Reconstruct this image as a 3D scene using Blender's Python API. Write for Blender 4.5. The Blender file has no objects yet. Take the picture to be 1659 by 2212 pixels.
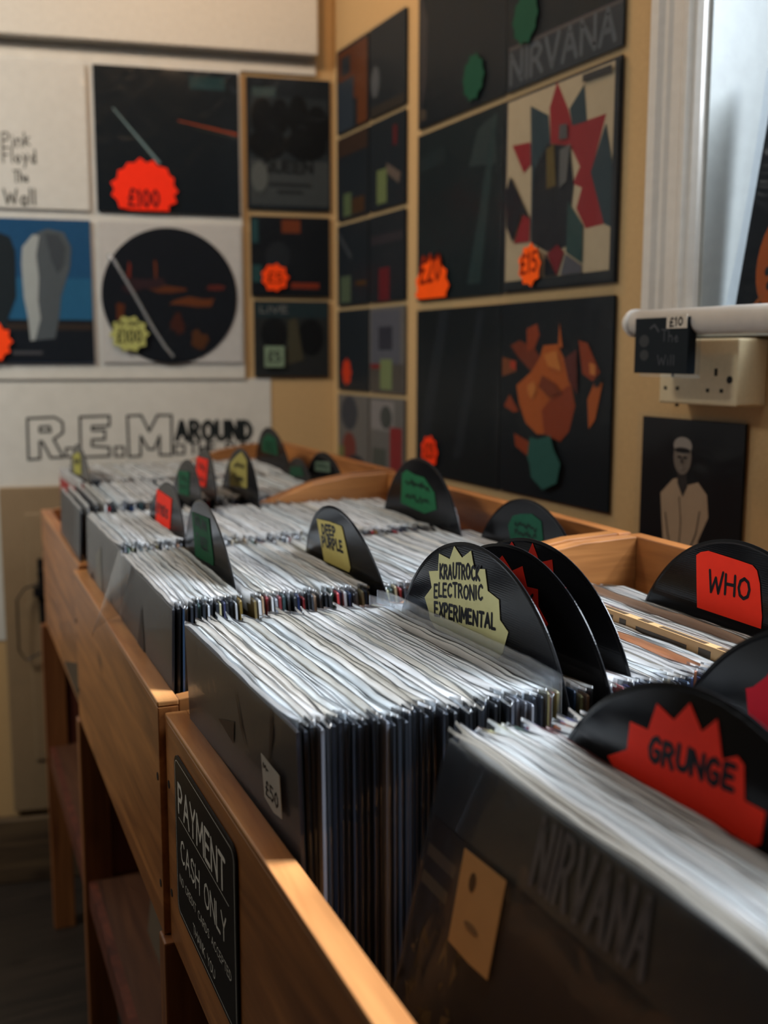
import bpy, bmesh, math, random
from mathutils import Vector, Matrix
random.seed(11)
SC = bpy.context.scene
COL = SC.collection

# ------------------------------------------------------------------ camera
R_ = math.radians
YAW, PITCH, ROLL = R_(24.737), R_(8.2225), R_(0.1321)
fwd = Vector((math.sin(YAW)*math.cos(PITCH), math.cos(YAW)*math.cos(PITCH), -math.sin(PITCH)))
rgt = Vector((math.cos(YAW), -math.sin(YAW), 0)); upv = rgt.cross(fwd)
rr = rgt*math.cos(ROLL) + upv*math.sin(ROLL); uu = -rgt*math.sin(ROLL) + upv*math.cos(ROLL)
cam = bpy.data.cameras.new('camera'); camo = bpy.data.objects.new('camera', cam); COL.objects.link(camo)
camo.matrix_world = Matrix(((rr.x, uu.x, -fwd.x, 0), (rr.y, uu.y, -fwd.y, 0), (rr.z, uu.z, -fwd.z, 0), (0, 0, 0, 1)))
cam.sensor_fit = 'VERTICAL'; cam.sensor_height = 36; cam.lens = 2341/2212*36
cam.clip_start = 0.02; cam.clip_end = 50
cam.dof.use_dof = True; cam.dof.focus_distance = 0.93; cam.dof.aperture_fstop = 4.6
SC.camera = camo

# ------------------------------------------------------------------ world, lights, exposure
W = bpy.data.worlds.new('world'); SC.world = W; W.use_nodes = True
W.node_tree.nodes['Background'].inputs[0].default_value = (0.75, 0.85, 1.0, 1)
W.node_tree.nodes['Background'].inputs[1].default_value = 0.40
SC.view_settings.view_transform = 'Standard'; SC.view_settings.look = 'None'
SC.view_settings.exposure = 0.0; SC.view_settings.gamma = 1.0
SC.cycles.use_denoising = True
SC.cycles.max_bounces = 12; SC.cycles.transparent_max_bounces = 64; SC.cycles.diffuse_bounces = 4
SC.cycles.caustics_reflective = False; SC.cycles.caustics_refractive = False

def area(name, loc, aim, sx, sy, power, color, spread=180):
    l = bpy.data.lights.new(name, 'AREA'); l.shape = 'RECTANGLE'; l.size = sx; l.size_y = sy
    l.energy = power; l.color = color; l.spread = R_(spread)
    o = bpy.data.objects.new(name, l); COL.objects.link(o); o.location = loc
    d = Vector(aim) - Vector(loc); o.rotation_euler = d.to_track_quat('-Z', 'Y').to_euler(); return o
def bulb(name, loc, power, color, r=0.04):
    l = bpy.data.lights.new(name, 'POINT'); l.energy = power; l.color = color; l.shadow_soft_size = r
    o = bpy.data.objects.new(name, l); COL.objects.link(o); o.location = loc; return o
WIN_Y0, WIN_Y1, WIN_Z0, WIN_Z1 = 0.10, 1.166, 0.045, 1.66
area('window_daylight', (1.40, 0.36, 1.12), (0.40, 0.42, 0.62), 0.60, 1.1, 150, (0.90, 0.955, 1.0), 112)
area('overhead_fill', (0.78, 0.50, 1.68), (0.62, 0.55, -0.3), 0.12, 1.1, 13, (0.88, 0.95, 1.0))  # unseen cool fill, added to brighten the record tops from above
area('back_strip_lamp', (-1.15, 1.75, 1.25), (0.05, 2.6, 0.25), 0.5, 0.3, 15, (1.0, 0.98, 0.90), 120)
bulb('corner_fill', (0.50, 1.90, 1.0), 8.5, (1.0, 0.56, 0.24))  # added out of view to warm up the back corner
for p, e in (((0.25, 0.10, 1.5), 4.5), ((0.22, 1.30, 1.5), 2.2), ((-0.5, -0.5, 1.45), 4.6)):  # last one is an unseen fill added to brighten the label faces
    bulb('warm_light', p, e, (1.0, 0.68, 0.38))

# ------------------------------------------------------------------ material helpers
def srgb(r, g, b):
    f = lambda c: ((c/255+0.055)/1.055)**2.4 if c > 10 else c/255/12.92
    return (f(r), f(g), f(b), 1)
def newmat(name):
    m = bpy.data.materials.new(name); m.use_nodes = True
    nt = m.node_tree; return m, nt, nt.nodes['Principled BSDF']
def plain(name, col, rough=0.6, spec=0.4, bump=0.0, scale=200, metal=0.0, coat=0.0):
    m, nt, b = newmat(name)
    b.inputs['Base Color'].default_value = col; b.inputs['Roughness'].default_value = rough
    b.inputs['Specular IOR Level'].default_value = spec; b.inputs['Metallic'].default_value = metal
    b.inputs['Coat Weight'].default_value = coat; b.inputs['Coat Roughness'].default_value = 0.15
    tc = nt.nodes.new('ShaderNodeTexCoord'); n = nt.nodes.new('ShaderNodeTexNoise'); n.inputs['Scale'].default_value = scale
    n.inputs['Detail'].default_value = 4
    nt.links.new(tc.outputs['Object'], n.inputs['Vector'])
    mx = nt.nodes.new('ShaderNodeMixRGB'); mx.blend_type = 'MULTIPLY'; mx.inputs[0].default_value = 0.18
    mx.inputs[1].default_value = col; nt.links.new(n.outputs['Fac'], mx.inputs[2]); nt.links.new(mx.outputs[0], b.inputs['Base Color'])
    if bump:
        bp = nt.nodes.new('ShaderNodeBump'); bp.inputs['Strength'].default_value = bump; bp.inputs['Distance'].default_value = 0.002
        nt.links.new(n.outputs['Fac'], bp.inputs['Height']); nt.links.new(bp.outputs[0], b.inputs['Normal'])
    return m
def wood(name, c1, c2, rough=0.42, axis=0, knots=True):
    # grain runs along the given local axis
    m, nt, b = newmat(name); N, L = nt.nodes.new, nt.links.new
    tc = N('ShaderNodeTexCoord'); mp = N('ShaderNodeMapping')
    s = [28, 28, 28]; s[axis] = 2.2; mp.inputs['Scale'].default_value = s
    L(tc.outputs['Object'], mp.inputs['Vector'])
    oi = N('ShaderNodeObjectInfo'); ad = N('ShaderNodeVectorMath'); ad.operation = 'ADD'
    sc = N('ShaderNodeVectorMath'); sc.operation = 'SCALE'; sc.inputs[3].default_value = 37.0
    cb = N('ShaderNodeCombineXYZ')
    for k in range(3): L(oi.outputs['Random'], cb.inputs[k])
    L(cb.outputs[0], sc.inputs[0]); L(mp.outputs[0], ad.inputs[0]); L(sc.outputs[0], ad.inputs[1])
    n1 = N('ShaderNodeTexNoise'); n1.inputs['Scale'].default_value = 1.0; n1.inputs['Detail'].default_value = 6; n1.inputs['Distortion'].default_value = 1.4
    L(ad.outputs[0], n1.inputs['Vector'])
    n2 = N('ShaderNodeTexNoise'); n2.inputs['Scale'].default_value = 6.0; n2.inputs['Detail'].default_value = 3
    L(ad.outputs[0], n2.inputs['Vector'])
    r = N('ShaderNodeValToRGB'); r.color_ramp.elements[0].position = 0.32; r.color_ramp.elements[1].position = 0.68
    r.color_ramp.elements[0].color = c2; r.color_ramp.elements[1].color = c1
    L(n1.outputs['Fac'], r.inputs['Fac'])
    mx = N('ShaderNodeMixRGB'); mx.blend_type = 'MULTIPLY'; mx.inputs[0].default_value = 0.35
    L(r.outputs[0], mx.inputs[1]); L(n2.outputs['Fac'], mx.inputs[2])
    out = mx
    if knots:
        mp2 = N('ShaderNodeMapping'); s2 = [11, 11, 11]; s2[axis] = 5.5; mp2.inputs['Scale'].default_value = s2
        L(tc.outputs['Object'], mp2.inputs['Vector'])
        ad2 = N('ShaderNodeVectorMath'); ad2.operation = 'ADD'; L(mp2.outputs[0], ad2.inputs[0]); L(sc.outputs[0], ad2.inputs[1])
        v = N('ShaderNodeTexVoronoi'); v.inputs['Scale'].default_value = 1.0; L(ad2.outputs[0], v.inputs['Vector'])
        kr = N('ShaderNodeValToRGB'); kr.color_ramp.elements[0].position = 0.04; kr.color_ramp.elements[1].position = 0.20
        kr.color_ramp.elements[0].color = (0.22, 0.15, 0.10, 1); kr.color_ramp.elements[1].color = (1, 1, 1, 1)
        L(v.outputs['Distance'], kr.inputs['Fac'])
        m2 = N('ShaderNodeMixRGB'); m2.blend_type = 'MULTIPLY'; m2.inputs[0].default_value = 0.75
        L(mx.outputs[0], m2.inputs[1]); L(kr.outputs[0], m2.inputs[2]); out = m2
    L(out.outputs[0], b.inputs['Base Color']); b.inputs['Roughness'].default_value = rough
    bp = N('ShaderNodeBump'); bp.inputs['Strength'].default_value = 0.25; bp.inputs['Distance'].default_value = 0.001
    L(n2.outputs['Fac'], bp.inputs['Height']); L(bp.outputs[0], b.inputs['Normal'])
    return m
def thin_clear(name, tint=(0.95, 0.97, 1, 1), gloss=0.10, haze=0.05, rough=0.12, fr=0.3):
    m, nt, b = newmat(name); N, L = nt.nodes.new, nt.links.new
    nt.nodes.remove(b); out = nt.nodes['Material Output']
    t = N('ShaderNodeBsdfTransparent'); t.inputs[0].default_value = tint
    g = N('ShaderNodeBsdfGlossy'); g.inputs['Roughness'].default_value = rough
    d = N('ShaderNodeBsdfDiffuse'); d.inputs[0].default_value = (0.85, 0.88, 0.9, 1)
    lw = N('ShaderNodeLayerWeight'); lw.inputs[0].default_value = 0.25
    mm = N('ShaderNodeMath'); mm.operation = 'MULTIPLY_ADD'; L(lw.outputs['Fresnel'], mm.inputs[0]); mm.inputs[1].default_value = fr; mm.inputs[2].default_value = gloss*0.4
    tc = N('ShaderNodeTexCoord'); nz = N('ShaderNodeTexNoise'); nz.inputs['Scale'].default_value = 14; nz.inputs['Detail'].default_value = 2
    nz.inputs['Distortion'].default_value = 1.5
    L(tc.outputs['Object'], nz.inputs['Vector']); bp = N('ShaderNodeBump'); bp.inputs['Strength'].default_value = 0.35; bp.inputs['Distance'].default_value = 0.01
    L(nz.outputs['Fac'], bp.inputs['Height']); L(bp.outputs[0], g.inputs['Normal'])
    x1 = N('ShaderNodeMixShader'); x1.inputs[0].default_value = haze; L(t.outputs[0], x1.inputs[1]); L(d.outputs[0], x1.inputs[2])
    x2 = N('ShaderNodeMixShader'); L(mm.outputs[0], x2.inputs[0]); L(x1.outputs[0], x2.inputs[1]); L(g.outputs[0], x2.inputs[2])
    L(x2.outputs[0], out.inputs[0]); return m
def milky(name):
    # frosted polythene: the object's own colour tints it
    m, nt, b = newmat(name); N, L = nt.nodes.new, nt.links.new
    nt.nodes.remove(b); out = nt.nodes['Material Output']
    oi = N('ShaderNodeObjectInfo')
    t = N('ShaderNodeBsdfTransparent')
    d = N('ShaderNodeBsdfDiffuse'); tr = N('ShaderNodeBsdfTranslucent'); g = N('ShaderNodeBsdfGlossy'); g.inputs['Roughness'].default_value = 0.3
    L(oi.outputs['Color'], d.inputs[0]); L(oi.outputs['Color'], tr.inputs[0])
    tc = N('ShaderNodeTexCoord'); nz = N('ShaderNodeTexNoise'); nz.inputs['Scale'].default_value = 26; nz.inputs['Detail'].default_value = 3
    mp = N('ShaderNodeMapping'); mp.inputs['Scale'].default_value = (1, 0.5, 3.0); L(tc.outputs['Object'], mp.inputs['Vector'])
    L(mp.outputs[0], nz.inputs['Vector'])
    a = N('ShaderNodeMixShader'); a.inputs[0].default_value = 0.40; L(d.outputs[0], a.inputs[1]); L(tr.outputs[0], a.inputs[2])
    lw = N('ShaderNodeLayerWeight'); lw.inputs[0].default_value = 0.35
    c = N('ShaderNodeMixShader'); L(lw.outputs['Fresnel'], c.inputs[0]); L(a.outputs[0], c.inputs[1]); L(g.outputs[0], c.inputs[2])
    rp = N('ShaderNodeMapRange'); rp.inputs[1].default_value = 0.3; rp.inputs[2].default_value = 0.7; rp.inputs[3].default_value = 0.74; rp.inputs[4].default_value = 1.0
    L(nz.outputs['Fac'], rp.inputs[0])
    x = N('ShaderNodeMixShader'); L(rp.outputs[0], x.inputs[0]); L(t.outputs[0], x.inputs[1]); L(c.outputs[0], x.inputs[2])
    L(x.outputs[0], out.inputs[0]); return m
def objcol(name, rough=0.45, coat=0.2):
    m, nt, b = newmat(name); N, L = nt.nodes.new, nt.links.new
    oi = N('ShaderNodeObjectInfo'); tc = N('ShaderNodeTexCoord'); n = N('ShaderNodeTexNoise'); n.inputs['Scale'].default_value = 9; n.inputs['Detail'].default_value = 5
    L(tc.outputs['Object'], n.inputs['Vector'])
    mx = N('ShaderNodeMixRGB'); mx.blend_type = 'MULTIPLY'; mx.inputs[0].default_value = 0.5
    L(oi.outputs['Color'], mx.inputs[1]); L(n.outputs['Fac'], mx.inputs[2]); L(mx.outputs[0], b.inputs['Base Color'])
    b.inputs['Roughness'].default_value = rough; b.inputs['Coat Weight'].default_value = coat
    return m
def ink(name, rough=0.45, coat=0.25):
    # printed colours: one colour per printed shape, kept in the mesh
    m, nt, b = newmat(name); a = nt.nodes.new('ShaderNodeAttribute'); a.attribute_name = 'ink'
    n = nt.nodes.new('ShaderNodeTexNoise'); n.inputs['Scale'].default_value = 60; n.inputs['Detail'].default_value = 4
    tc = nt.nodes.new('ShaderNodeTexCoord'); nt.links.new(tc.outputs['Object'], n.inputs['Vector'])
    mx = nt.nodes.new('ShaderNodeMixRGB'); mx.blend_type = 'MULTIPLY'; mx.inputs[0].default_value = 0.16
    nt.links.new(a.outputs['Color'], mx.inputs[1]); nt.links.new(n.outputs['Fac'], mx.inputs[2])
    nt.links.new(mx.outputs[0], b.inputs['Base Color']); b.inputs['Roughness'].default_value = rough
    b.inputs['Coat Weight'].default_value = coat*.08; b.inputs['Coat Roughness'].default_value = 0.2; b.inputs['Specular IOR Level'].default_value = 0.06
    return m
def vinyl():
    m, nt, b = newmat('black_vinyl'); N, L = nt.nodes.new, nt.links.new
    b.inputs['Base Color'].default_value = (0.008, 0.008, 0.009, 1); b.inputs['Roughness'].default_value = 0.14; b.inputs['Specular IOR Level'].default_value = 0.07
    tc = N('ShaderNodeTexCoord'); w = N('ShaderNodeTexWave'); w.wave_type = 'RINGS'; w.rings_direction = 'X'; w.inputs['Scale'].default_value = 160
    w.inputs['Distortion'].default_value = 0
    L(tc.outputs['Object'], w.inputs['Vector']); bp = N('ShaderNodeBump'); bp.inputs['Strength'].default_value = 0.05; bp.inputs['Distance'].default_value = 0.0004
    L(w.outputs['Fac'], bp.inputs['Height']); L(bp.outputs[0], b.inputs['Normal']); return m

M = dict(
    wall_tan=plain('tan_wall_paint', srgb(190, 158, 112), 0.75, 0.25, 0.25, 120),
    wall_white=plain('white_wall_paint', srgb(205, 203, 196), 0.7, 0.25, 0.15, 90),
    shop_dark=plain('dark_shop_wall', srgb(46, 44, 44), 0.8),
    gloss_white=plain('white_gloss_paint', srgb(208, 203, 196), 0.32, 0.5, 0.08, 60),
    door=plain('beige_door_paint', srgb(142, 120, 92), 0.5, 0.4, 0.1, 40),
    floor=wood('dark_floorboards', srgb(52, 43, 36), srgb(30, 25, 21), 0.5, 0),
    ceiling=plain('ceiling_paint', srgb(150, 142, 130), 0.8),
    pine=wood('varnished_pine', srgb(196, 128, 70), srgb(134, 80, 40), 0.38, 1),
    pine_edge=wood('varnished_pine_edge', srgb(206, 146, 88), srgb(160, 98, 52), 0.36, 1, knots=False),
    pine_x=wood('varnished_pine_cross', srgb(184, 124, 70), srgb(132, 82, 42), 0.38, 0),
    pine_z=wood('varnished_pine_upright', srgb(160, 102, 58), srgb(112, 64, 34), 0.42, 2),
    redwood=wood('red_brown_board', srgb(120, 62, 44), srgb(80, 40, 30), 0.5, 2),
    card=objcol('record_cover_card'), rim=milky('frosted_polythene'),
    clear=thin_clear('clear_polythene', gloss=0.05, haze=0.006, rough=0.16, fr=.07),
    wallclear=thin_clear('clear_cover_film', gloss=0.02, haze=0.003, rough=0.2, fr=.08),
    glass=thin_clear('window_glass', gloss=0.05, haze=0.0, rough=0.02),
    ink=ink('printed_ink'), paper=ink('sticker_paper', 0.6, 0.0),
    marker=plain('black_marker_ink', (0.006, 0.006, 0.008, 1), 0.5),
    vinyl=vinyl(), black=plain('black_plastic', (0.007, 0.008, 0.010, 1), 0.4, 0.15),
    signtext=plain('silver_sign_print', srgb(236, 232, 220), 0.5),
    metal=plain('dark_iron', (0.03, 0.03, 0.035, 1), 0.4, metal=0.8),
    cream=plain('cream_plastic', srgb(214, 196, 158), 0.4, 0.5),
    paperwhite=plain('white_poster_paper', srgb(205, 203, 196), 0.6, 0.3, 0.1, 30),
    hole=plain('dark_hole', (0.01, 0.01, 0.01, 1), 0.8),
    cloudy=thin_clear('cloudy_polythene', gloss=0.08, haze=0.10, rough=0.2, fr=.15),
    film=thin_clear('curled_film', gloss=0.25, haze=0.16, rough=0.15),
)

# ------------------------------------------------------------------ mesh helpers
class MB:
    def __init__(s): s.v = []; s.f = []; s.mi = []; s.c = []
    def add(s, vs, fs, mi=0, col=None):
        o = len(s.v); s.v += [tuple(x) for x in vs]
        for f in fs: s.f.append(tuple(i+o for i in f)); s.mi.append(mi); s.c.append(col)
    def box(s, a, b, mi=0, col=None):
        x0, y0, z0 = a; x1, y1, z1 = b
        s.add([(x0,y0,z0),(x1,y0,z0),(x1,y1,z0),(x0,y1,z0),(x0,y0,z1),(x1,y0,z1),(x1,y1,z1),(x0,y1,z1)],
              [(0,3,2,1),(4,5,6,7),(0,1,5,4),(1,2,6,5),(2,3,7,6),(3,0,4,7)], mi, col)
    def poly(s, pts, z, col=None, mi=0):      # flat printed shape in local x,y at height z
        a = sum(pts[i][0]*pts[(i+1) % len(pts)][1]-pts[(i+1) % len(pts)][0]*pts[i][1] for i in range(len(pts)))
        if a < 0: pts = pts[::-1]
        s.add([(x, y, z) for x, y in pts], [tuple(range(len(pts)))], mi, col)
    def prism(s, pts, z0, z1, col=None, mi=0):
        a = sum(pts[i][0]*pts[(i+1) % len(pts)][1]-pts[(i+1) % len(pts)][0]*pts[i][1] for i in range(len(pts)))
        if a < 0: pts = pts[::-1]
        n = len(pts)
        s.add([(x, y, z0) for x, y in pts]+[(x, y, z1) for x, y in pts],
              [tuple(range(n))[::-1], tuple(range(n, 2*n))]+[(i, (i+1) % n, (i+1) % n+n, i+n) for i in range(n)], mi, col)
    def tube(s, pts, r, n=10, mi=0, caps=True):
        pts = [Vector(p) for p in pts]; rings = []
        for i, p in enumerate(pts):
            t = (pts[min(i+1, len(pts)-1)]-pts[max(i-1, 0)]).normalized()
            a = t.cross(Vector((0.3, 0.1, 1))); a = a.normalized() if a.length > 1e-4 else Vector((1, 0, 0)); b = t.cross(a)
            rings.append([p+(a*math.cos(2*math.pi*k/n)+b*math.sin(2*math.pi*k/n))*r for k in range(n)])
        vs = [v for q in rings for v in q]; fs = []
        for i in range(len(pts)-1):
            for k in range(n): fs.append((i*n+k, i*n+(k+1) % n, (i+1)*n+(k+1) % n, (i+1)*n+k))
        if caps: fs += [tuple(range(n))[::-1], tuple((len(pts)-1)*n+k for k in range(n))]
        s.add(vs, fs, mi)
    def build(s, name, mats, parent=None, smooth=False, bevel=0.0, mesh_only=False):
        me = bpy.data.meshes.new(name); me.from_pydata(s.v, [], s.f)
        if not isinstance(mats, (list, tuple)): mats = [mats]
        for m in mats: me.materials.append(m)
        me.polygons.foreach_set('material_index', s.mi)
        if any(c is not None for c in s.c):
            at = me.attributes.new('ink', 'FLOAT_COLOR', 'CORNER'); data = []
            for p in me.polygons:
                c = s.c[p.index] or (0.5, 0.5, 0.5, 1)
                for _ in range(p.loop_total): data += list(c[:4]) if len(c) == 4 else list(c)+[1]
            at.data.foreach_set('color', data)
        if smooth: me.polygons.foreach_set('use_smooth', [True]*len(me.polygons))
        me.update()
        if mesh_only: return me
        return obj(name, me, parent, bevel)
def obj(name, me, parent=None, bevel=0.0):
    o = bpy.data.objects.new(name, me); COL.objects.link(o)
    if parent is not None: o.parent = parent
    if bevel:
        b = o.modifiers.new('b', 'BEVEL'); b.width = bevel; b.segments = 2; b.limit_method = 'ANGLE'
    return o
def tag(o, label=None, cat=None, group=None, kind=None):
    if label: o['label'] = label
    if cat: o['category'] = cat
    if group: o['group'] = group
    if kind: o['kind'] = kind
    return o
def root(name, mat, label, cat, group=None):
    o = bpy.data.objects.new(name, None); COL.objects.link(o); o.matrix_world = mat; o.empty_display_size = 0.02
    return tag(o, label, cat, group)
def basis(o, U, V, N):
    return Matrix(((U.x, V.x, N.x, o.x), (U.y, V.y, N.y, o.y), (U.z, V.z, N.z, o.z), (0, 0, 0, 1)))
def mm(pts): return [(x/1000, y/1000) for x, y in pts]

# hand-lettering: every letter a set of pen strokes in a 1-high box
F = {
 'A': (.75, [[(0,0),(.36,1),(.72,0)],[(.12,.36),(.6,.36)]]), 'B': (.62, [[(0,0),(0,1),(.4,.97),(.5,.76),(.35,.55),(0,.53)],[(.35,.55),(.58,.32),(.42,.04),(0,0)]]),
 'C': (.68, [[(.62,.84),(.42,1),(.15,.88),(0,.5),(.14,.12),(.42,0),(.64,.14)]]), 'D': (.68, [[(0,0),(0,1),(.36,.94),(.62,.62),(.6,.34),(.36,.05),(0,0)]]),
 'E': (.56, [[(.54,1),(0,1),(0,0),(.56,0)],[(0,.52),(.46,.52)]]), 'F': (.54, [[(.54,1),(0,1),(0,0)],[(0,.52),(.44,.52)]]),
 'G': (.7, [[(.62,.86),(.4,1),(.14,.86),(0,.5),(.14,.12),(.42,0),(.62,.14),(.64,.44),(.38,.44)]]), 'H': (.66, [[(0,0),(0,1)],[(.64,0),(.64,1)],[(0,.52),(.64,.52)]]),
 'I': (.1, [[(.05,0),(.05,1)]]), 'K': (.62, [[(0,0),(0,1)],[(.58,1),(.02,.45),(.62,0)]]), 'L': (.52, [[(0,1),(0,0),(.52,0)]]),
 'M': (.86, [[(0,0),(.06,1),(.42,.3),(.78,1),(.86,0)]]), 'N': (.68, [[(0,0),(0,1),(.66,0),(.66,1)]]),
 'O': (.74, [[(.36,1),(.1,.84),(0,.5),(.1,.14),(.36,0),(.62,.14),(.72,.5),(.62,.84),(.36,1)]]), 'P': (.58, [[(0,0),(0,1),(.38,.98),(.56,.76),(.38,.5),(0,.46)]]),
 'Q': (.76, [[(.36,1),(.1,.84),(0,.5),(.1,.14),(.36,0),(.62,.14),(.72,.5),(.62,.84),(.36,1)],[(.46,.22),(.76,-.06)]]),
 'R': (.62, [[(0,0),(0,1),(.38,.98),(.56,.76),(.38,.52),(0,.48)],[(.28,.5),(.62,0)]]), 'S': (.58, [[(.54,.86),(.3,1),(.06,.86),(.08,.62),(.48,.42),(.56,.18),(.3,0),(0,.14)]]),
 'T': (.66, [[(0,1),(.66,1)],[(.33,1),(.33,0)]]), 'U': (.66, [[(0,1),(0,.3),(.12,.06),(.34,0),(.56,.08),(.64,.3),(.64,1)]]), 'V': (.7, [[(0,1),(.35,0),(.7,1)]]),
 'W': (.96, [[(0,1),(.22,0),(.48,.7),(.74,0),(.96,1)]]), 'X': (.62, [[(0,1),(.62,0)],[(.62,1),(0,0)]]), 'Y': (.64, [[(0,1),(.32,.5),(.64,1)],[(.32,.5),(.32,0)]]),
 'i': (.14, [[(.07,0),(.07,.55)],[(.07,.75),(.07,.78)]]), 'n': (.46, [[(0,0),(0,.6)],[(0,.45),(.24,.62),(.42,.42),(.44,0)]]), 'k': (.44, [[(0,0),(0,.95)],[(.4,.6),(.02,.28),(.44,0)]]),
 'l': (.12, [[(.06,0),(.06,1)]]), 'o': (.46, [[(.22,.58),(.02,.3),(.22,0),(.42,.3),(.22,.58)]]), 'y': (.46, [[(0,.58),(.22,.05)],[(.44,.58),(.08,-.35)]]),
 'd': (.46, [[(.4,.4),(.2,.55),(.02,.28),(.2,0),(.42,.2)],[(.42,.98),(.42,0)]]), 'h': (.44, [[(0,0),(0,.98)],[(0,.4),(.22,.56),(.4,.4),(.42,0)]]),
 'e': (.44, [[(.02,.3),(.4,.32),(.24,.57),(.03,.32),(.2,.02),(.42,.12)]]), 'a': (.46, [[(.4,.45),(.2,.57),(.02,.28),(.2,.01),(.4,.22)],[(.42,.56),(.44,0)]]),
 '0': (.56, [[(.28,1),(.04,.72),(.04,.28),(.28,0),(.52,.28),(.52,.72),(.28,1)]]), '1': (.2, [[(0,.8),(.12,1),(.12,0)]]), '2': (.54, [[(.02,.78),(.26,1),(.5,.76),(.4,.5),(0,0),(.54,.02)]]),
 '5': (.54, [[(.5,1),(.06,1),(.04,.56),(.34,.6),(.54,.34),(.32,.02),(0,.1)]]), '7': (.5, [[(0,1),(.5,1),(.16,0)]]), '3': (.5, [[(.02,.9),(.28,1),(.46,.76),(.2,.54),(.5,.3),(.26,0),(0,.1)]]),
 '£': (.6, [[(.56,.86),(.36,1),(.2,.84),(.22,.4),(.04,.02),(.6,.04)],[(.04,.48),(.46,.48)]]), '.': (.1, [[(.05,0),(.05,.04)]]), '-': (.4, [[(0,.5),(.4,.5)]]), ' ': (.4, []),
}
def stroke(mb, pts, w, z, col=None, mi=0):
    # a pen stroke: one ribbon with round ends
    P = [Vector((p[0], p[1])) for p in pts]
    for a, b in zip(P, P[1:]):
        d = b-a
        if d.length < 1e-7: continue
        n = Vector((-d.y, d.x)).normalized()*w/2
        mb.poly([tuple(a-n), tuple(b-n), tuple(b+n), tuple(a+n)], z, col, mi)
    for p in P:
        mb.poly([(p.x+math.cos(k*math.pi/4+.39)*w/2, p.y+math.sin(k*math.pi/4+.39)*w/2) for k in range(8)], z+0.00002, col, mi)
def write(mb, text, p0, p1, h, w, z, col=None, mi=0, jit=0.0, track=0.22, hv=(0, 1)):
    # text fitted between baseline points p0 and p1, letter height h along hv
    tot = sum(F[c][0]+track for c in text)-track
    p0 = Vector(p0); p1 = Vector(p1); e = (p1-p0)/tot; hv = Vector(hv)*h
    x = 0; rnd = random.Random(len(text)*7+ord(text[0]))
    for c in text:
        wd, st = F[c]; dy = rnd.uniform(-jit, jit); sk = rnd.uniform(-jit, jit)*0.8; hs = 1+rnd.uniform(-jit, jit)
        for s in st:
            q = [p0+e*(x+u+sk*v)+hv*(v*hs+dy) for u, v in s]
            stroke(mb, [(a.x, a.y) for a in q], w, z, col, mi)
        x += wd+track
def burst(cx, cy, rx, ry, n=14, inner=0.84, seed=0, cut=None):
    r = random.Random(seed); p = []
    for i in range(2*n):
        a = math.pi*i/n+r.uniform(-.05, .05); k = (1 if i % 2 == 0 else inner)*r.uniform(.96, 1.02)
        x, y = cx+rx*k*math.cos(a), cy+ry*k*math.sin(a)
        if cut is not None: y = max(y, cy-ry*cut)
        p.append((x, y))
    return p
def rect(x0, y0, x1, y1): return [(x0, y0), (x1, y0), (x1, y1), (x0, y1)]
def ell(cx, cy, rx, ry, n=28, a0=0): return [(cx+rx*math.cos(2*math.pi*k/n+a0), cy+ry*math.sin(2*math.pi*k/n+a0)) for k in range(n)]

# ------------------------------------------------------------------ the room
TH = -0.1857
BO = Vector((0, 2.6498, 0)); BU = Vector((math.cos(TH), math.sin(TH), 0)); ZV = Vector((0, 0, 1)); BN = BU.cross(ZV)
FLOOR = -1.25; CEIL = 1.75
def structure(name, mb, mats, **k): return tag(mb.build(name, mats, **k), kind='structure')
m = MB(); m.box((-2.6, -2.6, FLOOR-.05), (1.6, 3.4, FLOOR)); structure('floor', m, M['floor'])
m = MB(); m.box((-2.6, -2.6, CEIL), (1.6, 3.4, CEIL+.05)); structure('ceiling', m, M['ceiling'])
XW = 1.0
m = MB()   # right wall with the window opening
m.box((XW, -2.6, FLOOR), (XW+.32, WIN_Y0, CEIL)); m.box((XW, WIN_Y1, FLOOR), (XW+.32, 2.62, CEIL))
m.box((XW, WIN_Y0, FLOOR), (XW+.32, WIN_Y1, WIN_Z0)); m.box((XW, WIN_Y0, WIN_Z1), (XW+.32, WIN_Y1, CEIL))
structure('wall_right', m, M['wall_tan'])
m = MB(); m.box((-2.9, FLOOR, -.1), (1.04, CEIL, 0))
o = structure('wall_back', m, M['wall_tan']); o.matrix_world = basis(BO, BU, ZV, BN)
m = MB(); m.box((-2.65, -2.6, FLOOR), (-2.55, 3.2, CEIL)); structure('wall_left', m, M['shop_dark'])
m = MB(); m.box((-2.6, -2.65, FLOOR), (1.3, -2.55, CEIL)); structure('wall_front', m, M['shop_dark'])
# box-out above the display board, board behind the covers, skirting, cupboard door
def on_back(name, mb, mats, **k):
    o = structure(name, mb, mats, **k); o.matrix_world = basis(BO, BU, ZV, BN); return o
m = MB(); m.box((-2.8, .678, .001), (.975, CEIL, .045)); on_back('trim_1', m, M['wall_white'], bevel=.004)
m = MB(); m.box((-2.8, -.055, .001), (.800, .676, .008)); m.box((.8, .643, .001), (.975, .676, .008)); on_back('trim_2', m, M['paperwhite'])
m = MB(); m.box((-2.8, FLOOR, .001), (.95, -1.09, .030)); on_back('baseboard_back', m, wood('worn_skirting', srgb(104, 84, 60), srgb(72, 56, 40), .6, 0), bevel=.004)
m = MB(); m.box((.235, -1.075, .001), (.80, -.30, .022)); m.box((.29, -.95, .022), (.75, -.36, .027))
dr = on_back('door_1', m, M['door'], bevel=.003)
m = MB(); m.box((.345, -.655, .022), (.362, -.50, .034)); m.tube([(.353, -.53, .034), (.353, -.53, .06)], .008, 10)
m.box((.335, -.585, .03), (.372, -.565, .05))
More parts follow.
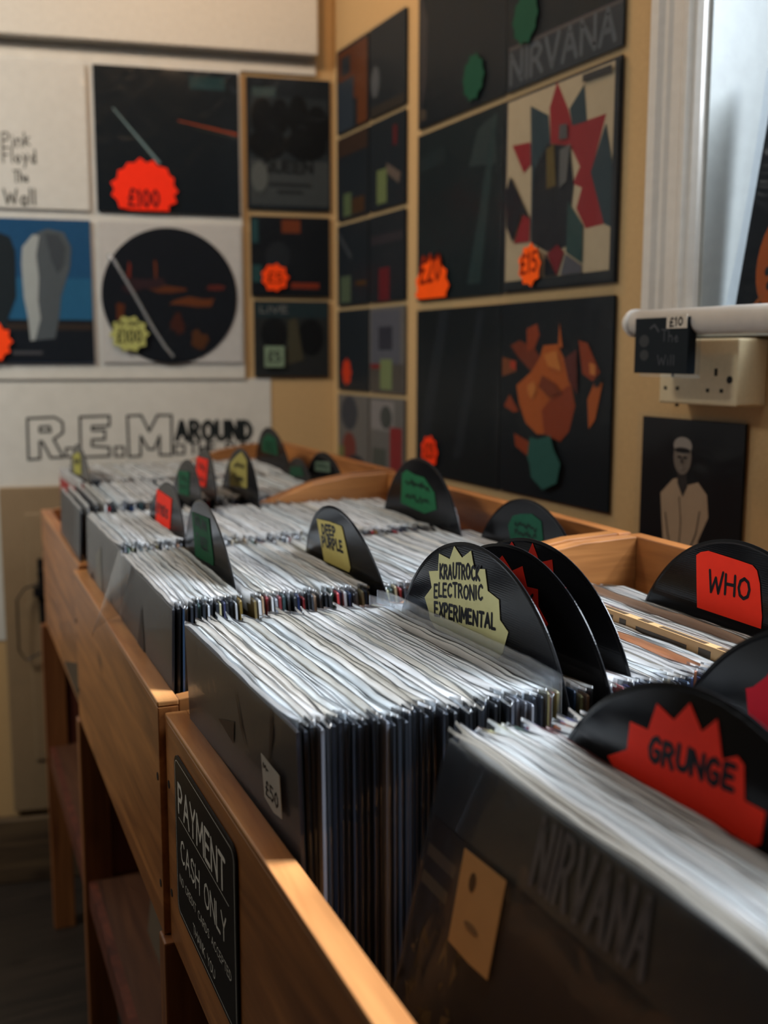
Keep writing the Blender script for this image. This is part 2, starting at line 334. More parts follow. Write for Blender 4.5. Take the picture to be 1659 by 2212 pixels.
m.tube([(.35, -.555, .045), (.315, -.565, .05), (.298, -.59, .05), (.297, -.71, .046), (.312, -.735, .044), (.345, -.72, .04)], .0022, 8)
m.v = [(x-.032, y+.035, z) for x, y, z in m.v]
m.build('door_latch', M['metal'], dr, smooth=False)
# window: moulded architrave, reveal, sash, pane
m = MB()
prof = [(1.268, .0), (1.268, .014), (1.262, .020), (1.246, .020), (1.240, .014), (1.232, .014), (1.226, .010), (1.206, .010), (1.200, .016), (1.190, .022), (1.182, .022), (1.178, .016), (1.172, .016), (1.166, .010), (1.166, 0)]
vs = [(XW-d, y, .030) for y, d in prof]+[(XW-d, y, CEIL) for y, d in prof]; n = len(prof)
m.add(vs, [(i, i+1, n+i+1, n+i) for i in range(n-1)]+[tuple(range(n))[::-1], tuple(range(n, 2*n))])
tag(m.build('trim_3', M['gloss_white']), kind='structure')
m = MB()
for a, b in (((XW, WIN_Y1-.006, WIN_Z0), (XW+.32, WIN_Y1, WIN_Z1)), ((XW, WIN_Y0, WIN_Z0), (XW+.32, WIN_Y0+.006, WIN_Z1)),
             ((XW, WIN_Y0, WIN_Z1-.006), (XW+.32, WIN_Y1, WIN_Z1)), ((XW-.02, WIN_Y0-.03, WIN_Z0-.02), (XW+.32, WIN_Y1+.02, WIN_Z0+.004))): m.box(a, b)
wn = tag(m.build('window_1', plain('grey_reveal_paint', srgb(158, 162, 160), 0.5, 0.3, 0.1, 60)), kind='structure')
m = MB(); x0, x1 = XW+.215, XW+.25
for a, b in (((x0, WIN_Y1-.05, WIN_Z0), (x1, WIN_Y1-.006, WIN_Z1)), ((x0, WIN_Y0, WIN_Z0), (x1, WIN_Y0+.05, WIN_Z1)), ((x0, WIN_Y0, WIN_Z0), (x1, WIN_Y1, WIN_Z0+.05)), ((x0, WIN_Y0, WIN_Z1-.05), (x1, WIN_Y1, WIN_Z1))): m.box(a, b)
m.build('window_frame', M['gloss_white'], wn)
m = MB(); m.box((XW+.23, WIN_Y0+.05, WIN_Z0+.05), (XW+.233, WIN_Y1-.05, WIN_Z1-.05)); m.build('window_pane', M['glass'], wn)

# ------------------------------------------------------------------ covers and posters on the walls
ORANGE = (1.0, .085, .012, 1); RED = (.95, .035, .012, 1); GREEN = (.018, .13, .060, 1); CREAM = srgb(208, 202, 148); INK = (.008, .008, .012, 1)
SMUDGE = (.25, .02, .004, 1)
def rw(y, z, d=.0): return basis(Vector((XW-d, y, z)), Vector((0, -1, 0)), ZV, Vector((-1, 0, 0)))
def bw(s, z, d=.0): return basis(BO+BU*s+ZV*z+BN*d, BU, ZV, BN)
def hang(name, mat, w, h, base, art, label, cat, group=None, th=.004, film=True, sticker=None, margin=.006):
    """a cover hung on a wall: card, printed artwork, clear film, price sticker with lettering"""
    r = root(name, mat, label, cat, group)
    m = MB(); m.box((-w/2, -h/2, .001), (w/2, h/2, .001+th), col=base); m.build('sleeve_card', M['ink'], r)
    if art:
        m = MB(); z = .0012+th
        for k, a in enumerate(art):
            if a[0] == 'T': write(m, a[1], a[2], a[3], a[4], a[5], z+.0002*(k % 8), a[6], jit=a[7] if len(a) > 7 else .04)
            elif a[0] == 'S': stroke(m, a[1], a[2], z+.0002*(k % 8), a[3])
            else: m.poly(a[0], z+.00025*k, a[1])
        m.build('artwork', M['ink'], r)
    if film:
        m = MB(); z = .0024+th+.00025*len(art or [])
        nx, ny = 10, 10; W2, H2 = w/2+margin, h/2+margin; rn = random.Random(w*1000+mat[0][3]*77+mat[2][3]*31)
        kk = [rn.uniform(-1, 1) for _ in range(6)]
        vs = [((-1+2*i/nx)*W2, (-1+2*j/ny)*H2, z+.0016*(1+math.sin(kk[0]*6+i*.8+j*kk[1]*1.3))*(0 if i in (0, nx) or j in (0, ny) else 1)) for j in range(ny+1) for i in range(nx+1)]
        m.add(vs, [(j*(nx+1)+i, j*(nx+1)+i+1, (j+1)*(nx+1)+i+1, (j+1)*(nx+1)+i) for j in range(ny) for i in range(nx)])
        m.build('plastic_sleeve', M['wallclear'], r, smooth=True)
    if sticker:
        pts, col, txt = sticker; z = .0066+th+.00025*len(art or [])
        m = MB(); m.prism(pts, z, z+.0006, col); s = m.build('price_sticker', M['paper'], r)
        m = MB()
        for t in txt: write(m, t[0], t[1], t[2], t[3], t[4], z+.0009, INK if len(t) < 6 else t[5], jit=.06)
        if txt: m.build('lettering', M['ink'], s)
    return r

G = 'album covers on the white display board'
# white cover with handwriting (top left)
c = (.298, .4772)
art = [('T', 'Pink', (-.0206, -.0276), (.037, -.0228), .030, .0035, (.06, .06, .05, 1), .06), ('T', 'Floyd', (-.0206, -.0618), (.048, -.0590), .030, .0035, (.06, .06, .05, 1), .06),
       ('T', 'The', (.000, -.1030), (.030, -.1000), .024, .0030, (.06, .06, .05, 1), .06), ('T', 'Wall', (-.022, -.1500), (.0435, -.1490), .033, .0038, (.06, .06, .05, 1), .06)]
hang('album_cover', bw(*c, .010), .317, .314, srgb(214, 210, 200), art, 'white album cover with thin black handwriting at the upper left of the back wall', 'album cover', G)
# dark cover with a £100 sticker
B_star = mm([(-128.2,-115.1),(-120,-144.3),(-102.2,-156.4),(8.7,-152.7),(18.1,-114.2),(10.7,-75.6),(-25.6,-45.2),(-57.5,-39.8),(-89.9,-52.5),(-118,-80.8)])
B_star = burst(-.055, -.108, .075, .069, 15, .88, 3, cut=.66)
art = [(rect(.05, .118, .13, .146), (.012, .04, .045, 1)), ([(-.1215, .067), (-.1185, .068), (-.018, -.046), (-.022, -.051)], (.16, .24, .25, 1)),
       ([(.023, .049), (.158, .026), (.158, .019), (.023, .046)], (.25, .045, .015, 1)), ([(.06, .033), (.158, .016), (.158, .012), (.06, .031)], (.03, .035, .03, 1))]
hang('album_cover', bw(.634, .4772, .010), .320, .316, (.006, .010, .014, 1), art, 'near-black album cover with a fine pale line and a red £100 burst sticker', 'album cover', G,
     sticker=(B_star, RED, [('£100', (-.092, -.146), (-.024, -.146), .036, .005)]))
# blue cover with two grey standing stones
stone = mm([(7.9,60),(11.1,96.3),(34.3,123.9),(65.8,138.3),(101.1,130.3),(115.6,98.9),(111.6,53.2),(90,-10),(84,-57.6),(74,-103.9),(20.1,-108.9),(17,-58),(10,-12.6)])
art = [(rect(-.158, .03, .158, .157), (.016, .075, .165, 1)), (rect(-.158, -.064, .158, .03), (.022, .110, .21, 1)), (rect(-.158, -.157, .158, -.062), (.010, .013, .018, 1)),
       (rect(-.158, -.085, .158, -.070), (.035, .025, .02, 1)), (stone, (.085, .098, .105, 1)),
       (mm([(7.9,60),(11.1,96.3),(34.3,123.9),(48,122),(40,80),(44,30),(40,-20),(44,-60),(30,-108),(20.1,-108.9),(17,-58),(10,-12.6)]), (.36, .38, .36, 1)),
       (mm([(-80,118),(-35.6,126.4),(-14.2,118.1),(-4.7,86.9),(-6.8,-12.8),(-21.7,-49.5),(-44,-109),(-88,-100),(-96,40)]), (.016, .022, .026, 1)),
       (mm([(60,128),(90,126),(104,98),(98,60),(84,40),(72,70)]), (.055, .064, .072, 1)), (rect(-.02, -.140, .045, -.132), (.07, .07, .075, 1))]
hang('album_cover', bw(.298, .140, .010), .317, .317, (.012, .06, .14, 1), art, 'blue album cover showing two grey rounded stone forms over a dark field', 'album cover', G,
     sticker=(burst(-.06, -.112, .043, .045, 11, .82, 5), (1.0, .07, .012, 1), []))
# clear sleeve holding a picture disc
r = root('picture_disc', bw(.634, .140, .010), 'round dark picture disc in a clear sleeve with a cream £100 burst sticker', 'record', G)
m = MB(); m.box((-.160, -.158, .001), (.160, .158, .003), col=srgb(196, 192, 186)); m.build('sleeve_card', M['ink'], r)
m = MB(); m.prism(ell(-.004, -.006, .154, .154, 72), .003, .0055, (.008, .010, .014, 1)); m.build('record_disc', M['ink'], r)
m = MB(); rn = random.Random(4)
for k, (x, y, a, b, cc) in enumerate([(-.01, .01, .06, .008, (.10, .03, .012, 1)), (.05, -.018, .055, .012, (.12, .035, .012, 1)), (.1, .015, .025, .01, (.10, .02, .015, 1)), (-.036, .055, .004, .03, (.13, .03, .01, 1)),
        (-.095, .045, .005, .022, (.15, .02, .01, 1)), (-.118, -.04, .012, .03, (.09, .025, .01, 1)), (.01, -.07, .022, .026, (.05, .015, .01, 1)), (.06, -.105, .02, .022, (.08, .03, .012, 1)), (-.07, .02, .05, .022, (.03, .015, .018, 1))]):
    pts = [(x+a*math.cos(t*.6)*rn.uniform(.6, 1.2), y+b*math.sin(t*.6)*rn.uniform(.5, 1.3)) for t in range(10)]
    m.poly(pts, .0058+.0001*k, cc)
m.build('artwork', M['ink'], r)
m = MB(); nx = ny = 12
vs = [((-1+2*i/nx)*.166, (-1+2*j/ny)*.164, .0085+.002*math.sin(i*.7+j*.9)*(0 if i in (0, nx) or j in (0, ny) else 1)) for j in range(ny+1) for i in range(nx+1)]
m.add(vs, [(j*(nx+1)+i, j*(nx+1)+i+1, (j+1)*(nx+1)+i+1, (j+1)*(nx+1)+i) for j in range(ny) for i in range(nx)])
m.build('plastic_sleeve', M['wallclear'], r, smooth=True)
m = MB(); m.tube([(-.140, .085, .010), (-.128, .072, .012), (-.09, .005, .0125), (-.045, -.079, .012), (-.02, -.12, .0115), (.0, -.145, .010)], .004, 8); m.build('glare_streak', M['film'], r, smooth=True)  # glare on the clear sleeve, shaped as a whitish hazy tube
m = MB(); m.prism(burst(-.099, -.093, .045, .043, 10, .82, 6), .0135, .014, srgb(170, 172, 104)); s = m.build('price_sticker', M['paper'], r)
m = MB(); write(m, '£100', (-.126, -.112), (-.072, -.112), .028, .004, .0143, INK, jit=.05); write(m, 'PIC DISC', (-.125, -.074), (-.075, -.074), .010, .002, .0143, INK); m.build('lettering', M['ink'], s)

# three smaller pictures to the right of the board
DK = (.010, .014, .018, 1)
art = [(rect(-.092, -.138, .094, -.028), (.045, .053, .055, 1)), (rect(-.085, .10, -.03, .125), (.035, .06, .06, 1)), (rect(-.09, -.035, .092, .105), (.020, .026, .030, 1))]
for x, y, rx, ry in ((-.062, .058, .026, .045), (-.02, .062, .022, .04), (.022, .064, .024, .048), (.066, .04, .03, .05), (-.05, .0, .045, .035), (.04, .0, .05, .035)): art.append((ell(x, y, rx, ry, 14), (.004, .005, .006, 1)))
art += [(ell(-.07, -.075, .02, .035, 12), (.09, .10, .095, 1)), ('T', 'QUEEN', (-.062, -.062), (.055, -.062), .024, .0075, (.012, .014, .016, 1), .02), (rect(-.048, -.092, .05, -.086), (.025, .028, .03, 1)), (rect(-.03, -.108, .03, -.103), (.025, .028, .03, 1))]
hang('music_poster', bw(.911, .485, .002), .196, .296, DK, art, 'small upright grey band poster beside the white display board', 'poster')
art = [(rect(-.021, .055, .024, .085), (.15, .035, .012, 1)), (rect(0, -.073, .068, -.060), (.20, .03, .012, 1)), (rect(-.092, .03, -.076, .085), (.02, .06, .065, 1)), (rect(-.092, -.06, -.07, -.02), (.02, .06, .06, 1)), (ell(-.03, .0, .03, .035, 12), (.015, .018, .022, 1))]
hang('single_cover', bw(.9125, .230, .002), .188, .184, (.007, .009, .012, 1), art, 'small black single cover with an orange burst sticker below the grey band poster', 'record cover', 'single covers under the band poster',
     sticker=(burst(-.039, -.049, .034, .034, 9, .84, 2), (1.0, .075, .01, 1), [('£5', (-.056, -.062), (-.022, -.062), .024, .004, SMUDGE)]))
art = [(rect(-.088, .05, .088, .086), (.016, .03, .034, 1)), (ell(-.042, .012, .032, .04, 14), (.006, .007, .008, 1)), (ell(.046, .005, .032, .045, 14), (.006, .007, .008, 1)), ([(-.008, .045), (.012, .05), (.028, -.05), (-.012, -.06)], (.055, .05, .03, 1)),
       ('T', 'LIVE', (-.075, .062), (-.01, .062), .014, .003, (.16, .16, .15, 1))]
hang('single_cover', bw(.9135, .038, .002), .180, .178, (.020, .022, .022, 1), art, 'small dark teal single cover with two dark heads and a square pale price label', 'record cover', 'single covers under the band poster',
     sticker=(rect(-.067, -.066, -.02, -.017), srgb(120, 140, 118), [('£5', (-.058, -.055), (-.03, -.055), .026, .004)]))

# the big white band poster low on the back wall
r = root('band_poster', bw(.30, -.36, .001), 'large white poster with big outlined black letters low on the back wall', 'poster')
m = MB(); m.box((-1.6, -.30, .0), (.562, .305, .0012)); m.build('paper_sheet', M['paperwhite'], r)
REM = dict(R=[(302.5,-144.5),(362.7,-142.1),(379.5,-153.6),(379.5,-177.8),(358.2,-192.9),(378.8,-234.5),(350.6,-235.5),(333.5,-197.6),(327.6,-197.5),(326.9,-237.1),(301.4,-238.6)],
 Ri=[(329,-164.2),(350.5,-163.5),(353,-174.8),(328.5,-175.5)],
 E=[(418.5,-142.3),(484.6,-140.4),(483.8,-163.7),(444.7,-164.2),(444.3,-173.5),(473.4,-174),(472.7,-194.7),(443.6,-195.3),(443.1,-209.8),(482.2,-213.1),(482.5,-234),(417.1,-235.3)],
 M=[(525,-140.9),(556.6,-139.7),(573.9,-178),(593.9,-140.1),(626.4,-140.4),(625,-234.3),(596.5,-233.7),(597.7,-188.9),(584,-220.3),(571.2,-220),(554.1,-188.2),(552.7,-235.5),(526.1,-236.5)])
k = math.cos(TH)
m = MB(); BLK = (.012, .016, .018, 1)
for key, pts in REM.items():
    q = [(x/1000-.30, y/1000+.36) for x, y in pts]; stroke(m, q+[q[0]], .0055, .0016, BLK)
for x0, y0, x1, y1 in ((385,-214,404,-234), (495,-213,514.5,-235), (633,-211,654,-232)):
    q = [(x/1000-.30, y/1000+.36) for x, y in rect(x0, y0, x1, y1)]; stroke(m, q+[q[0]], .005, .0016, BLK)
write(m, 'AROUND', (.338, .162), (.514, .160), .042, .012, .0016, (.02, .024, .025, 1), jit=.0, track=.3)
write(m, 'THE SUN', (.366, .128), (.514, .126), .026, .0055, .0016, BLK, jit=.0)
m.build('lettering', M['ink'], r)

# right wall: large covers, two wide, three high
ys = [1.9998, 1.6668, 1.3391]
G2 = 'large album covers on the tan right wall'
def bigcover(i, z1, z0, base, art, label, sticker=None, x0=None, x1=None):
    ya, yb = (ys[i] if x0 is None else x0), (ys[i+1] if x1 is None else x1); yc, zc = (ya+yb)/2, (z0+z1)/2
    S = lambda pts: [((x/1000+yc), (y/1000-zc)) for x, y in pts]
    art = [(S(a[0]), a[1]) if a[0] not in ('T', 'S') else a for a in art]
    if sticker: sticker = (S(sticker[0]), sticker[1], sticker[2])
    return hang('album_cover', rw(yc, zc, .002), ya-yb-.004, z1-z0, base, art, label, 'album cover', G2, sticker=sticker)
bigcover(0, .770, .441, (.008, .011, .014, 1), [([(-1990,700),(-1960,640),(-1965,520),(-1985,470)], (.03, .028, .03, 1)), ([(-1990,480),(-1960,470),(-1965,455),(-1990,455)], (.05, .04, .03, 1))],
         'dark album cover with a green burst sticker, top row by the column of singles', sticker=(mm(burst(-1767, 490, 40, 42, 10, .86, 8)) and burst(-1767, 490, 40, 42, 10, .86, 8), (.012, .065, .040, 1), []))
art = [([(-1655,441),(-1342,441),(-1342,500),(-1655,506)], (.022, .028, .034, 1)), ([(-1655,506),(-1342,500),(-1342,506),(-1655,512)], (.07, .06, .06, 1)), ('T', 'NIRVANA', (-.145, -.152), (.145, -.152), .046, .009, (.075, .085, .095, 1), 0)]
bigcover(1, .770, .441, (.007, .010, .013, 1), art, 'dark album cover with tall grey capitals along its foot, top row nearest the window', sticker=(burst(-1596, 545, 40, 44, 10, .86, 9), (.012, .065, .040, 1), []))
R2a = [(-1999.2,111.7),(-1995.5,149.2),(-1966.3,162.2),(-1962.4,176.7),(-1929.9,185.3),(-1894,179),(-1889.9,167.9),(-1866.6,164.5),(-1862.4,144.7),(-1850.9,140.5),(-1844.1,111.9)]
R2a = [(max(x, -1994), y) for x, y in burst(-1922, 132, 74, 58, 11, .86, 12, cut=.36)]
art = [([(-1760,400),(-1700,415),(-1690,330),(-1790,340)], (.022, .034, .034, 1)), ([(-1700,415),(-1690,415),(-1740,130),(-1790,130)], (.018, .034, .034, 1)), ([(-1985,385),(-1880,395),(-1880,360),(-1985,355)], (.012, .02, .022, 1))]
bigcover(0, .4284, .1077, (.008, .014, .016, 1), art, 'dark green-black album cover with an orange price burst, middle row', sticker=(R2a, (1.0, .10, .008, 1), [('£20', (-.137, -.125), (-.052, -.125), .048, .008, SMUDGE)]))
c_ = dict(beige=srgb(168, 152, 124), red=(.22, .018, .022, 1), teal=(.022, .040, .048, 1), dk=(.012, .014, .018, 1))
def q(s): return s
art = [([(-1655,126),(-1350,126),(-1350,424),(-1655,424)], c_['beige']),
 ([(-1506.9,427),(-1473.4,378.1),(-1461.9,352),(-1374.8,353.6),(-1408.5,274.6),(-1371,195.2),(-1419.1,193.2),(-1445.7,226),(-1432.1,255.5),(-1457.7,264.6),(-1438.6,287.5),(-1465.6,322.9),(-1521.5,335.1),(-1526.7,391.4)], c_['red']),
 ([(-1432.2,407.4),(-1423.1,351.8),(-1461.9,352),(-1470.9,379)], c_['teal']), ([(-1583.1,405.4),(-1529,380.2),(-1521.5,335.1),(-1528.4,178.7),(-1574,182.8),(-1576,302)], c_['teal']),
 ([(-1637.1,351.4),(-1580.7,347.4),(-1578.1,311.4),(-1599.2,300.8)], c_['red']), ([(-1529.8,336.5),(-1465.6,322.9),(-1452.5,261.1),(-1468.8,170.5),(-1522.3,166.2),(-1571.2,185.6),(-1567.3,300.7)], c_['dk']),
 ([(-1374,340),(-1354.6,277.5),(-1351,187.5),(-1371,195.2),(-1408.5,274.6)], c_['teal']), ([(-1596.7,235.9),(-1575.8,225.9),(-1577.1,187.7),(-1624.9,188.8)], c_['red']),
 ([(-1466.8,240),(-1424.2,198),(-1423.9,140.9),(-1468.4,161.7)], (.022, .05, .046, 1)), ([(-1492.8,175.6),(-1473.6,162.1),(-1492.7,127),(-1522.2,163.1)], (.14, .015, .02, 1)), ([(-1528,166),(-1494,128),(-1528,128)], c_['dk']),
 ([(-1468.2,158.8),(-1423.8,138),(-1425,127),(-1482,127)], (.075, .075, .085, 1)), ([(-1529.4,327.6),(-1508,332.8),(-1499.7,267.5),(-1526.6,265.2)], (.09, .065, .022, 1)), ([(-1493.3,359.1),(-1472.4,356.7),(-1471.3,335.2),(-1494.8,336.4)], (.075, .07, .07, 1)),
 ([(-1490,320),(-1462,325),(-1470,270),(-1490,262)], (.09, .09, .085, 1)), ([(-1649.7,278.3),(-1638.3,301.8),(-1575.8,225.9),(-1599.6,234.7),(-1628,190.7),(-1647.5,217.9)], c_['dk']), ([(-1433.1,420),(-1360.3,419),(-1359.7,408),(-1432.5,409)], (.03, .03, .03, 1)),
 ([(-1351,126),(-1342,126),(-1342,424),(-1351,424)], (.018, .022, .026, 1)), ([(-1656,111),(-1342,111),(-1342,126),(-1656,126)], (.02, .024, .026, 1))]
bigcover(1, .4284, .1077, (.02, .022, .026, 1), art, 'beige album cover with a jagged red and teal star pattern and an orange burst sticker', sticker=(burst(-1561, 148, 36, 36, 9, .84, 15), (1.0, .12, .012, 1), [('£15', (-.085, -.132), (-.035, -.132), .03, .005, SMUDGE)]))
art = [([(-1900,85),(-1860,85),(-1930,-150),(-1985,-180)], (.013, .017, .021, 1)), ([(-1750,80),(-1725,80),(-1800,-190),(-1840,-200)], (.013, .017, .021, 1))]
bigcover(0, .0894, -.2374, (.007, .010, .012, 1), art, 'black album cover with an orange-red burst sticker, bottom row', sticker=(burst(-1926, -190, 37, 34, 9, .84, 17), (.95, .05, .012, 1), [('£25', (-.113, -.128), (-.072, -.128), .026, .005, SMUDGE)]))
o1, o2, o3 = (.36, .085, .018, 1), (.22, .040, .014, 1), (.46, .15, .035, 1)
art = [([(-1633.4,17.5),(-1604.5,26),(-1555.8,12.7),(-1515.6,-25),(-1562,-27.8),(-1603.3,-4.4)], (.14, .030, .014, 1)), ([(-1580.9,45),(-1549.6,52.8),(-1541.1,33.7),(-1555.8,12.7),(-1579.3,6.4)], o2),
 ([(-1609.9,-50.5),(-1562.1,-25.6),(-1539.4,-4.2),(-1528.8,16.8),(-1487.7,18.5),(-1464.7,-8),(-1449,-40.3),(-1433.1,-78.2),(-1448.7,-119.8),(-1473.2,-138),(-1499.7,-127.3),(-1541.9,-130.1),(-1578.6,-112.8),(-1600.4,-80.9)], o1),
 ([(-1505,-70),(-1449,-45),(-1433.1,-78.2),(-1448.7,-119.8),(-1473.2,-138),(-1520,-128),(-1530,-90)], o2), ([(-1658,-2.4),(-1611.5,-8.8),(-1610.8,-26.3),(-1657.2,-35.9)], (.16, .05, .02, 1)), ([(-1630,-8),(-1613,-10),(-1613,-24),(-1632,-20)], (.35, .04, .02, 1)),
 ([(-1648.9,-87.4),(-1630.3,-66.5),(-1599.9,-94.1),(-1616.5,-97.1)], o2), ([(-1427.6,24),(-1403.6,19.8),(-1368.4,-24.9),(-1387.3,-38.9),(-1414.8,-27.6)], o2), ([(-1383.8,-42.7),(-1361.1,-40.2),(-1377.7,-97.5),(-1393.6,-112.3),(-1399.3,-66.8)], o1),
 ([(-1574,-50),(-1552,-42),(-1545,-56),(-1556,-72),(-1568,-66)], o3), ([(-1524.4,2.1),(-1487.3,8.3),(-1471.2,-24.4),(-1512.2,-16.6)], o3), ([(-1480.2,53),(-1469.3,12.3),(-1482,14.4)], o1), ([(-1610.9,-132.4),(-1541.1,-149.4),(-1556,-172.4),(-1605.9,-154.3)], o2),
 ([(-1526.7,-31.5),(-1484.8,-45.2),(-1469.6,-59.2),(-1506.2,-66.6),(-1537.5,-50.7)], (.16, .035, .014, 1)), ([(-1465,-5),(-1430,10),(-1425,-60),(-1449,-40)], (.09, .022, .018, 1)), ([(-1395,-10),(-1378,-14),(-1378,-30),(-1392,-28)], o3), ([(-1378,-36),(-1364,-30),(-1366,-44),(-1380,-48)], (.01, .012, .014, 1))]
bigcover(1, .0894, -.2374, (.008, .011, .014, 1), art, 'black album cover with a flame-orange abstract shape and a dark green sticker, bottom row', sticker=([(-1549.6,-134.9),(-1525,-137),(-1488.4,-128.6),(-1478,-150),(-1457.1,-172.1),(-1466.5,-204.4),(-1507.1,-219.5),(-1542.9,-201.7),(-1548,-180),(-1556,-169.8)], (.025, .085, .075, 1), []))

# two columns of single covers by the corner
zs = [.694-.195*i for i in range(6)]; cy = [2.425, 2.238, 2.052]
desc = [['orange and dark blue figure print', 'charcoal print with a pale grey oval'], ['dark slate print with a yellow-green label', 'black print with red mark and yellow-green label'],
        ['dark teal print with a pale green label', 'black print with a dark red block'], ['black print with a small red-orange label', 'grey mottled print with green label'], ['pale mottled print with a dull red patch', 'pale print with a tall red stripe']]
d1 = (.012, .016, .020, 1)
sart = [[[(rect(-.08, -.03, .085, .085), (.09, .028, .012, 1)), (rect(-.085, -.09, .01, .02), (.025, .034, .045, 1)), (rect(.03, -.09, .085, .05), (.10, .032, .012, 1)), (rect(-.06, .03, -.01, .07), (.018, .024, .03, 1))], [(ell(-.06, -.02, .022, .032), (.07, .075, .08, 1)), (rect(-.085, -.09, .085, -.07), (.03, .025, .02, 1))]],
 [[(rect(-.085, .05, .085, .09), (.035, .02, .014, 1)), (rect(-.05, -.085, -.005, -.035), (.08, .11, .05, 1)), (rect(0, -.085, .07, -.05), (.05, .025, .012, 1))], [(rect(.03, .03, .05, .07), (.08, .012, .014, 1)), (rect(-.05, -.08, .0, -.01), (.12, .15, .06, 1)), ([(.0, .0), (.07, -.03), (.06, -.05), (.0, -.02)], (.10, .075, .06, 1))]],
 [[(rect(-.07, -.085, -.01, -.025), (.07, .095, .055, 1)), (rect(.02, -.05, .08, -.04), (.06, .03, .01, 1)), ([(-.08, .08), (0, .02), (-.01, .01), (-.085, .07)], (.04, .045, .05, 1))], [(rect(-.04, -.09, .015, -.02), (.10, .012, .016, 1)), (rect(-.08, .03, .08, .05), (.025, .022, .026, 1))]],
 [[(burst(-.035, -.05, .03, .034, 8, .8, 3), (.55, .04, .012, 1))], [(rect(-.08, -.03, .07, .085), (.085, .085, .10, 1)), (rect(-.04, 0, .03, .05), (.03, .03, .04, 1)), (rect(-.085, -.09, .085, -.03), (.07, .06, .05, 1)), (rect(-.03, -.085, .03, -.02), (.16, .19, .08, 1)), (rect(-.08, -.04, -.03, -.03), (.16, .02, .02, 1))]],
 [[(ell(-.02, .05, .05, .04), (.035, .04, .05, 1)), (ell(-.02, -.03, .04, .035), (.14, .03, .025, 1)), (ell(.02, -.075, .06, .03), (.02, .022, .03, 1)), (rect(-.085, -.09, -.05, -.03), (.13, .13, .05, 1))], [(rect(-.08, .02, .04, .085), (.20, .18, .17, 1)), (rect(.02, -.09, .08, .03), (.20, .018, .02, 1)), (rect(-.07, -.09, .0, -.02), (.06, .065, .055, 1)), (ell(.0, .05, .03, .025), (.05, .055, .05, 1))]]]
rowname = ['top', 'second', 'third', 'fourth', 'bottom']
for i in range(5):
    for j in range(2):
        zc = (zs[i]+zs[i+1])/2; yc = (cy[j]+cy[j+1])/2
        base = d1 if i < 4 and not (i == 3 and j == 1) else (.12, .11, .10, 1)
        hang('single_cover', rw(yc, zc, .002), .178, .184, base, sart[i][j], 'single cover, %s, %s row, %s column by corner' % (desc[i][j], rowname[i], 'inner' if j == 0 else 'outer'), 'record cover', 'single covers in two columns by the corner')
# wooden battens between the cover columns
# cover with a photographed sitter, under the socket
art = [(mm([(-1219.3+1162,-191.3+188),(-1193.7+1162,-169+188),(-1178.2+1162,-165.6+188),(-1162.2+1162,-174.4+188),(-1142.4+1162,-168.8+188),(-1124.1+1162,-183.8+188),(-1119.7+1162,-213.8+188),(-1137.3+1162,-247.2+188),(-1146+1162,-286+188),(-1206+1162,-286+188),(-1213.9+1162,-233.9+188)]), srgb(172, 148, 122)),
       (mm([(-1185.5+1162,-150+188),(-1168+1162,-150+188),(-1163+1162,-176+188),(-1172+1162,-192+188),(-1184+1162,-174+188)]), (.035, .03, .028, 1)), (ell(-.0135, .051, .0185, .0245, 20), (.19, .155, .125, 1)), (ell(-.0135, .0665, .019, .012, 18), (.32, .28, .24, 1)), (ell(-.0135, .060, .0165, .004, 14), (.02, .018, .018, 1)),
       (ell(-.019, .0505, .004, .0018, 8), (.012, .011, .011, 1)), (ell(-.007, .0505, .004, .0018, 8), (.012, .011, .011, 1)), (ell(-.013, .036, .006, .0016, 8), (.24, .2, .17, 1)), ([(-.014, .05), (-.012, .05), (-.010, .0425), (-.016, .0425)], (.06, .05, .045, 1)),
       ('S', mm([(-17, -5), (-12, -40), (-14, -75), (-10, -95)]), .002, (.05, .043, .036, 1)), ('S', mm([(25, -20), (20, -50), (10, -70)]), .002, (.05, .043, .036, 1)), ('S', mm([(-45, -30), (-38, -60), (-30, -80)]), .002, (.05, .043, .036, 1))]
hang('album_cover', rw(1.162, -.188, .002), .205, .205, (.010, .010, .012, 1), art, 'black square cover with a brown photo of a person in a pale shirt', 'album cover')

# ------------------------------------------------------------------ pipe, socket, cassette, window cover
r = root('curtain_pole', Matrix.Translation((.915, 1.185, .043)), 'thick white horizontal pole crossing below the window', 'pole')
m = MB(); m.tube([(0, 0, 0), (0, -1.4, 0)], .0165, 20); m.build('pole_tube', M['gloss_white'], r, smooth=True)
m = MB(); m.tube([(0, .000, 0), (0, .006, 0)], .0185, 20); m.tube([(0, .006, 0), (0, .011, 0), (0, .014, 0)], .014, 20); m.build('end_cap', M['gloss_white'], r)
m = MB(); m.box((0, -.045, -.012), (.085, -.015, .012)); m.build('bracket', M['gloss_white'], r)
r = root('socket_box', rw(1.107, -.020, 0), 'cream double plug socket box with dark pin holes on the right wall', 'socket')
m = MB(); m.box((-.074, -.042, 0), (.074, .042, .048)); m.build('housing', M['cream'], r, bevel=.003)
m = MB()
for x, y, w, h in ((-.060, -.022, .0045, .0045), (-.036, -.022, .0045, .0045), (.022, -.023, .0045, .0045), (.047, -.023, .0045, .0045), (.036, .0, .004, .009), (-.046, -.003, .004, .009)): m.box((x-w/2, y-h/2, .047), (x+w/2, y+h/2, .0492))
m.build('pin_hole', M['hole'], r)
m = MB(); m.tube([(.061, -.009, .047), (.061, -.009, .0495)], .0045, 14); m.tube([(-.055, -.045, .03), (-.055, -.045, .034)], .002, 8); m.build('screw_head', M['hole'], r)
r = root('cassette_case', rw(1.112, .013, .104), 'small black square-faced cassette case with a white £10 label, hanging before the pole', 'cassette')
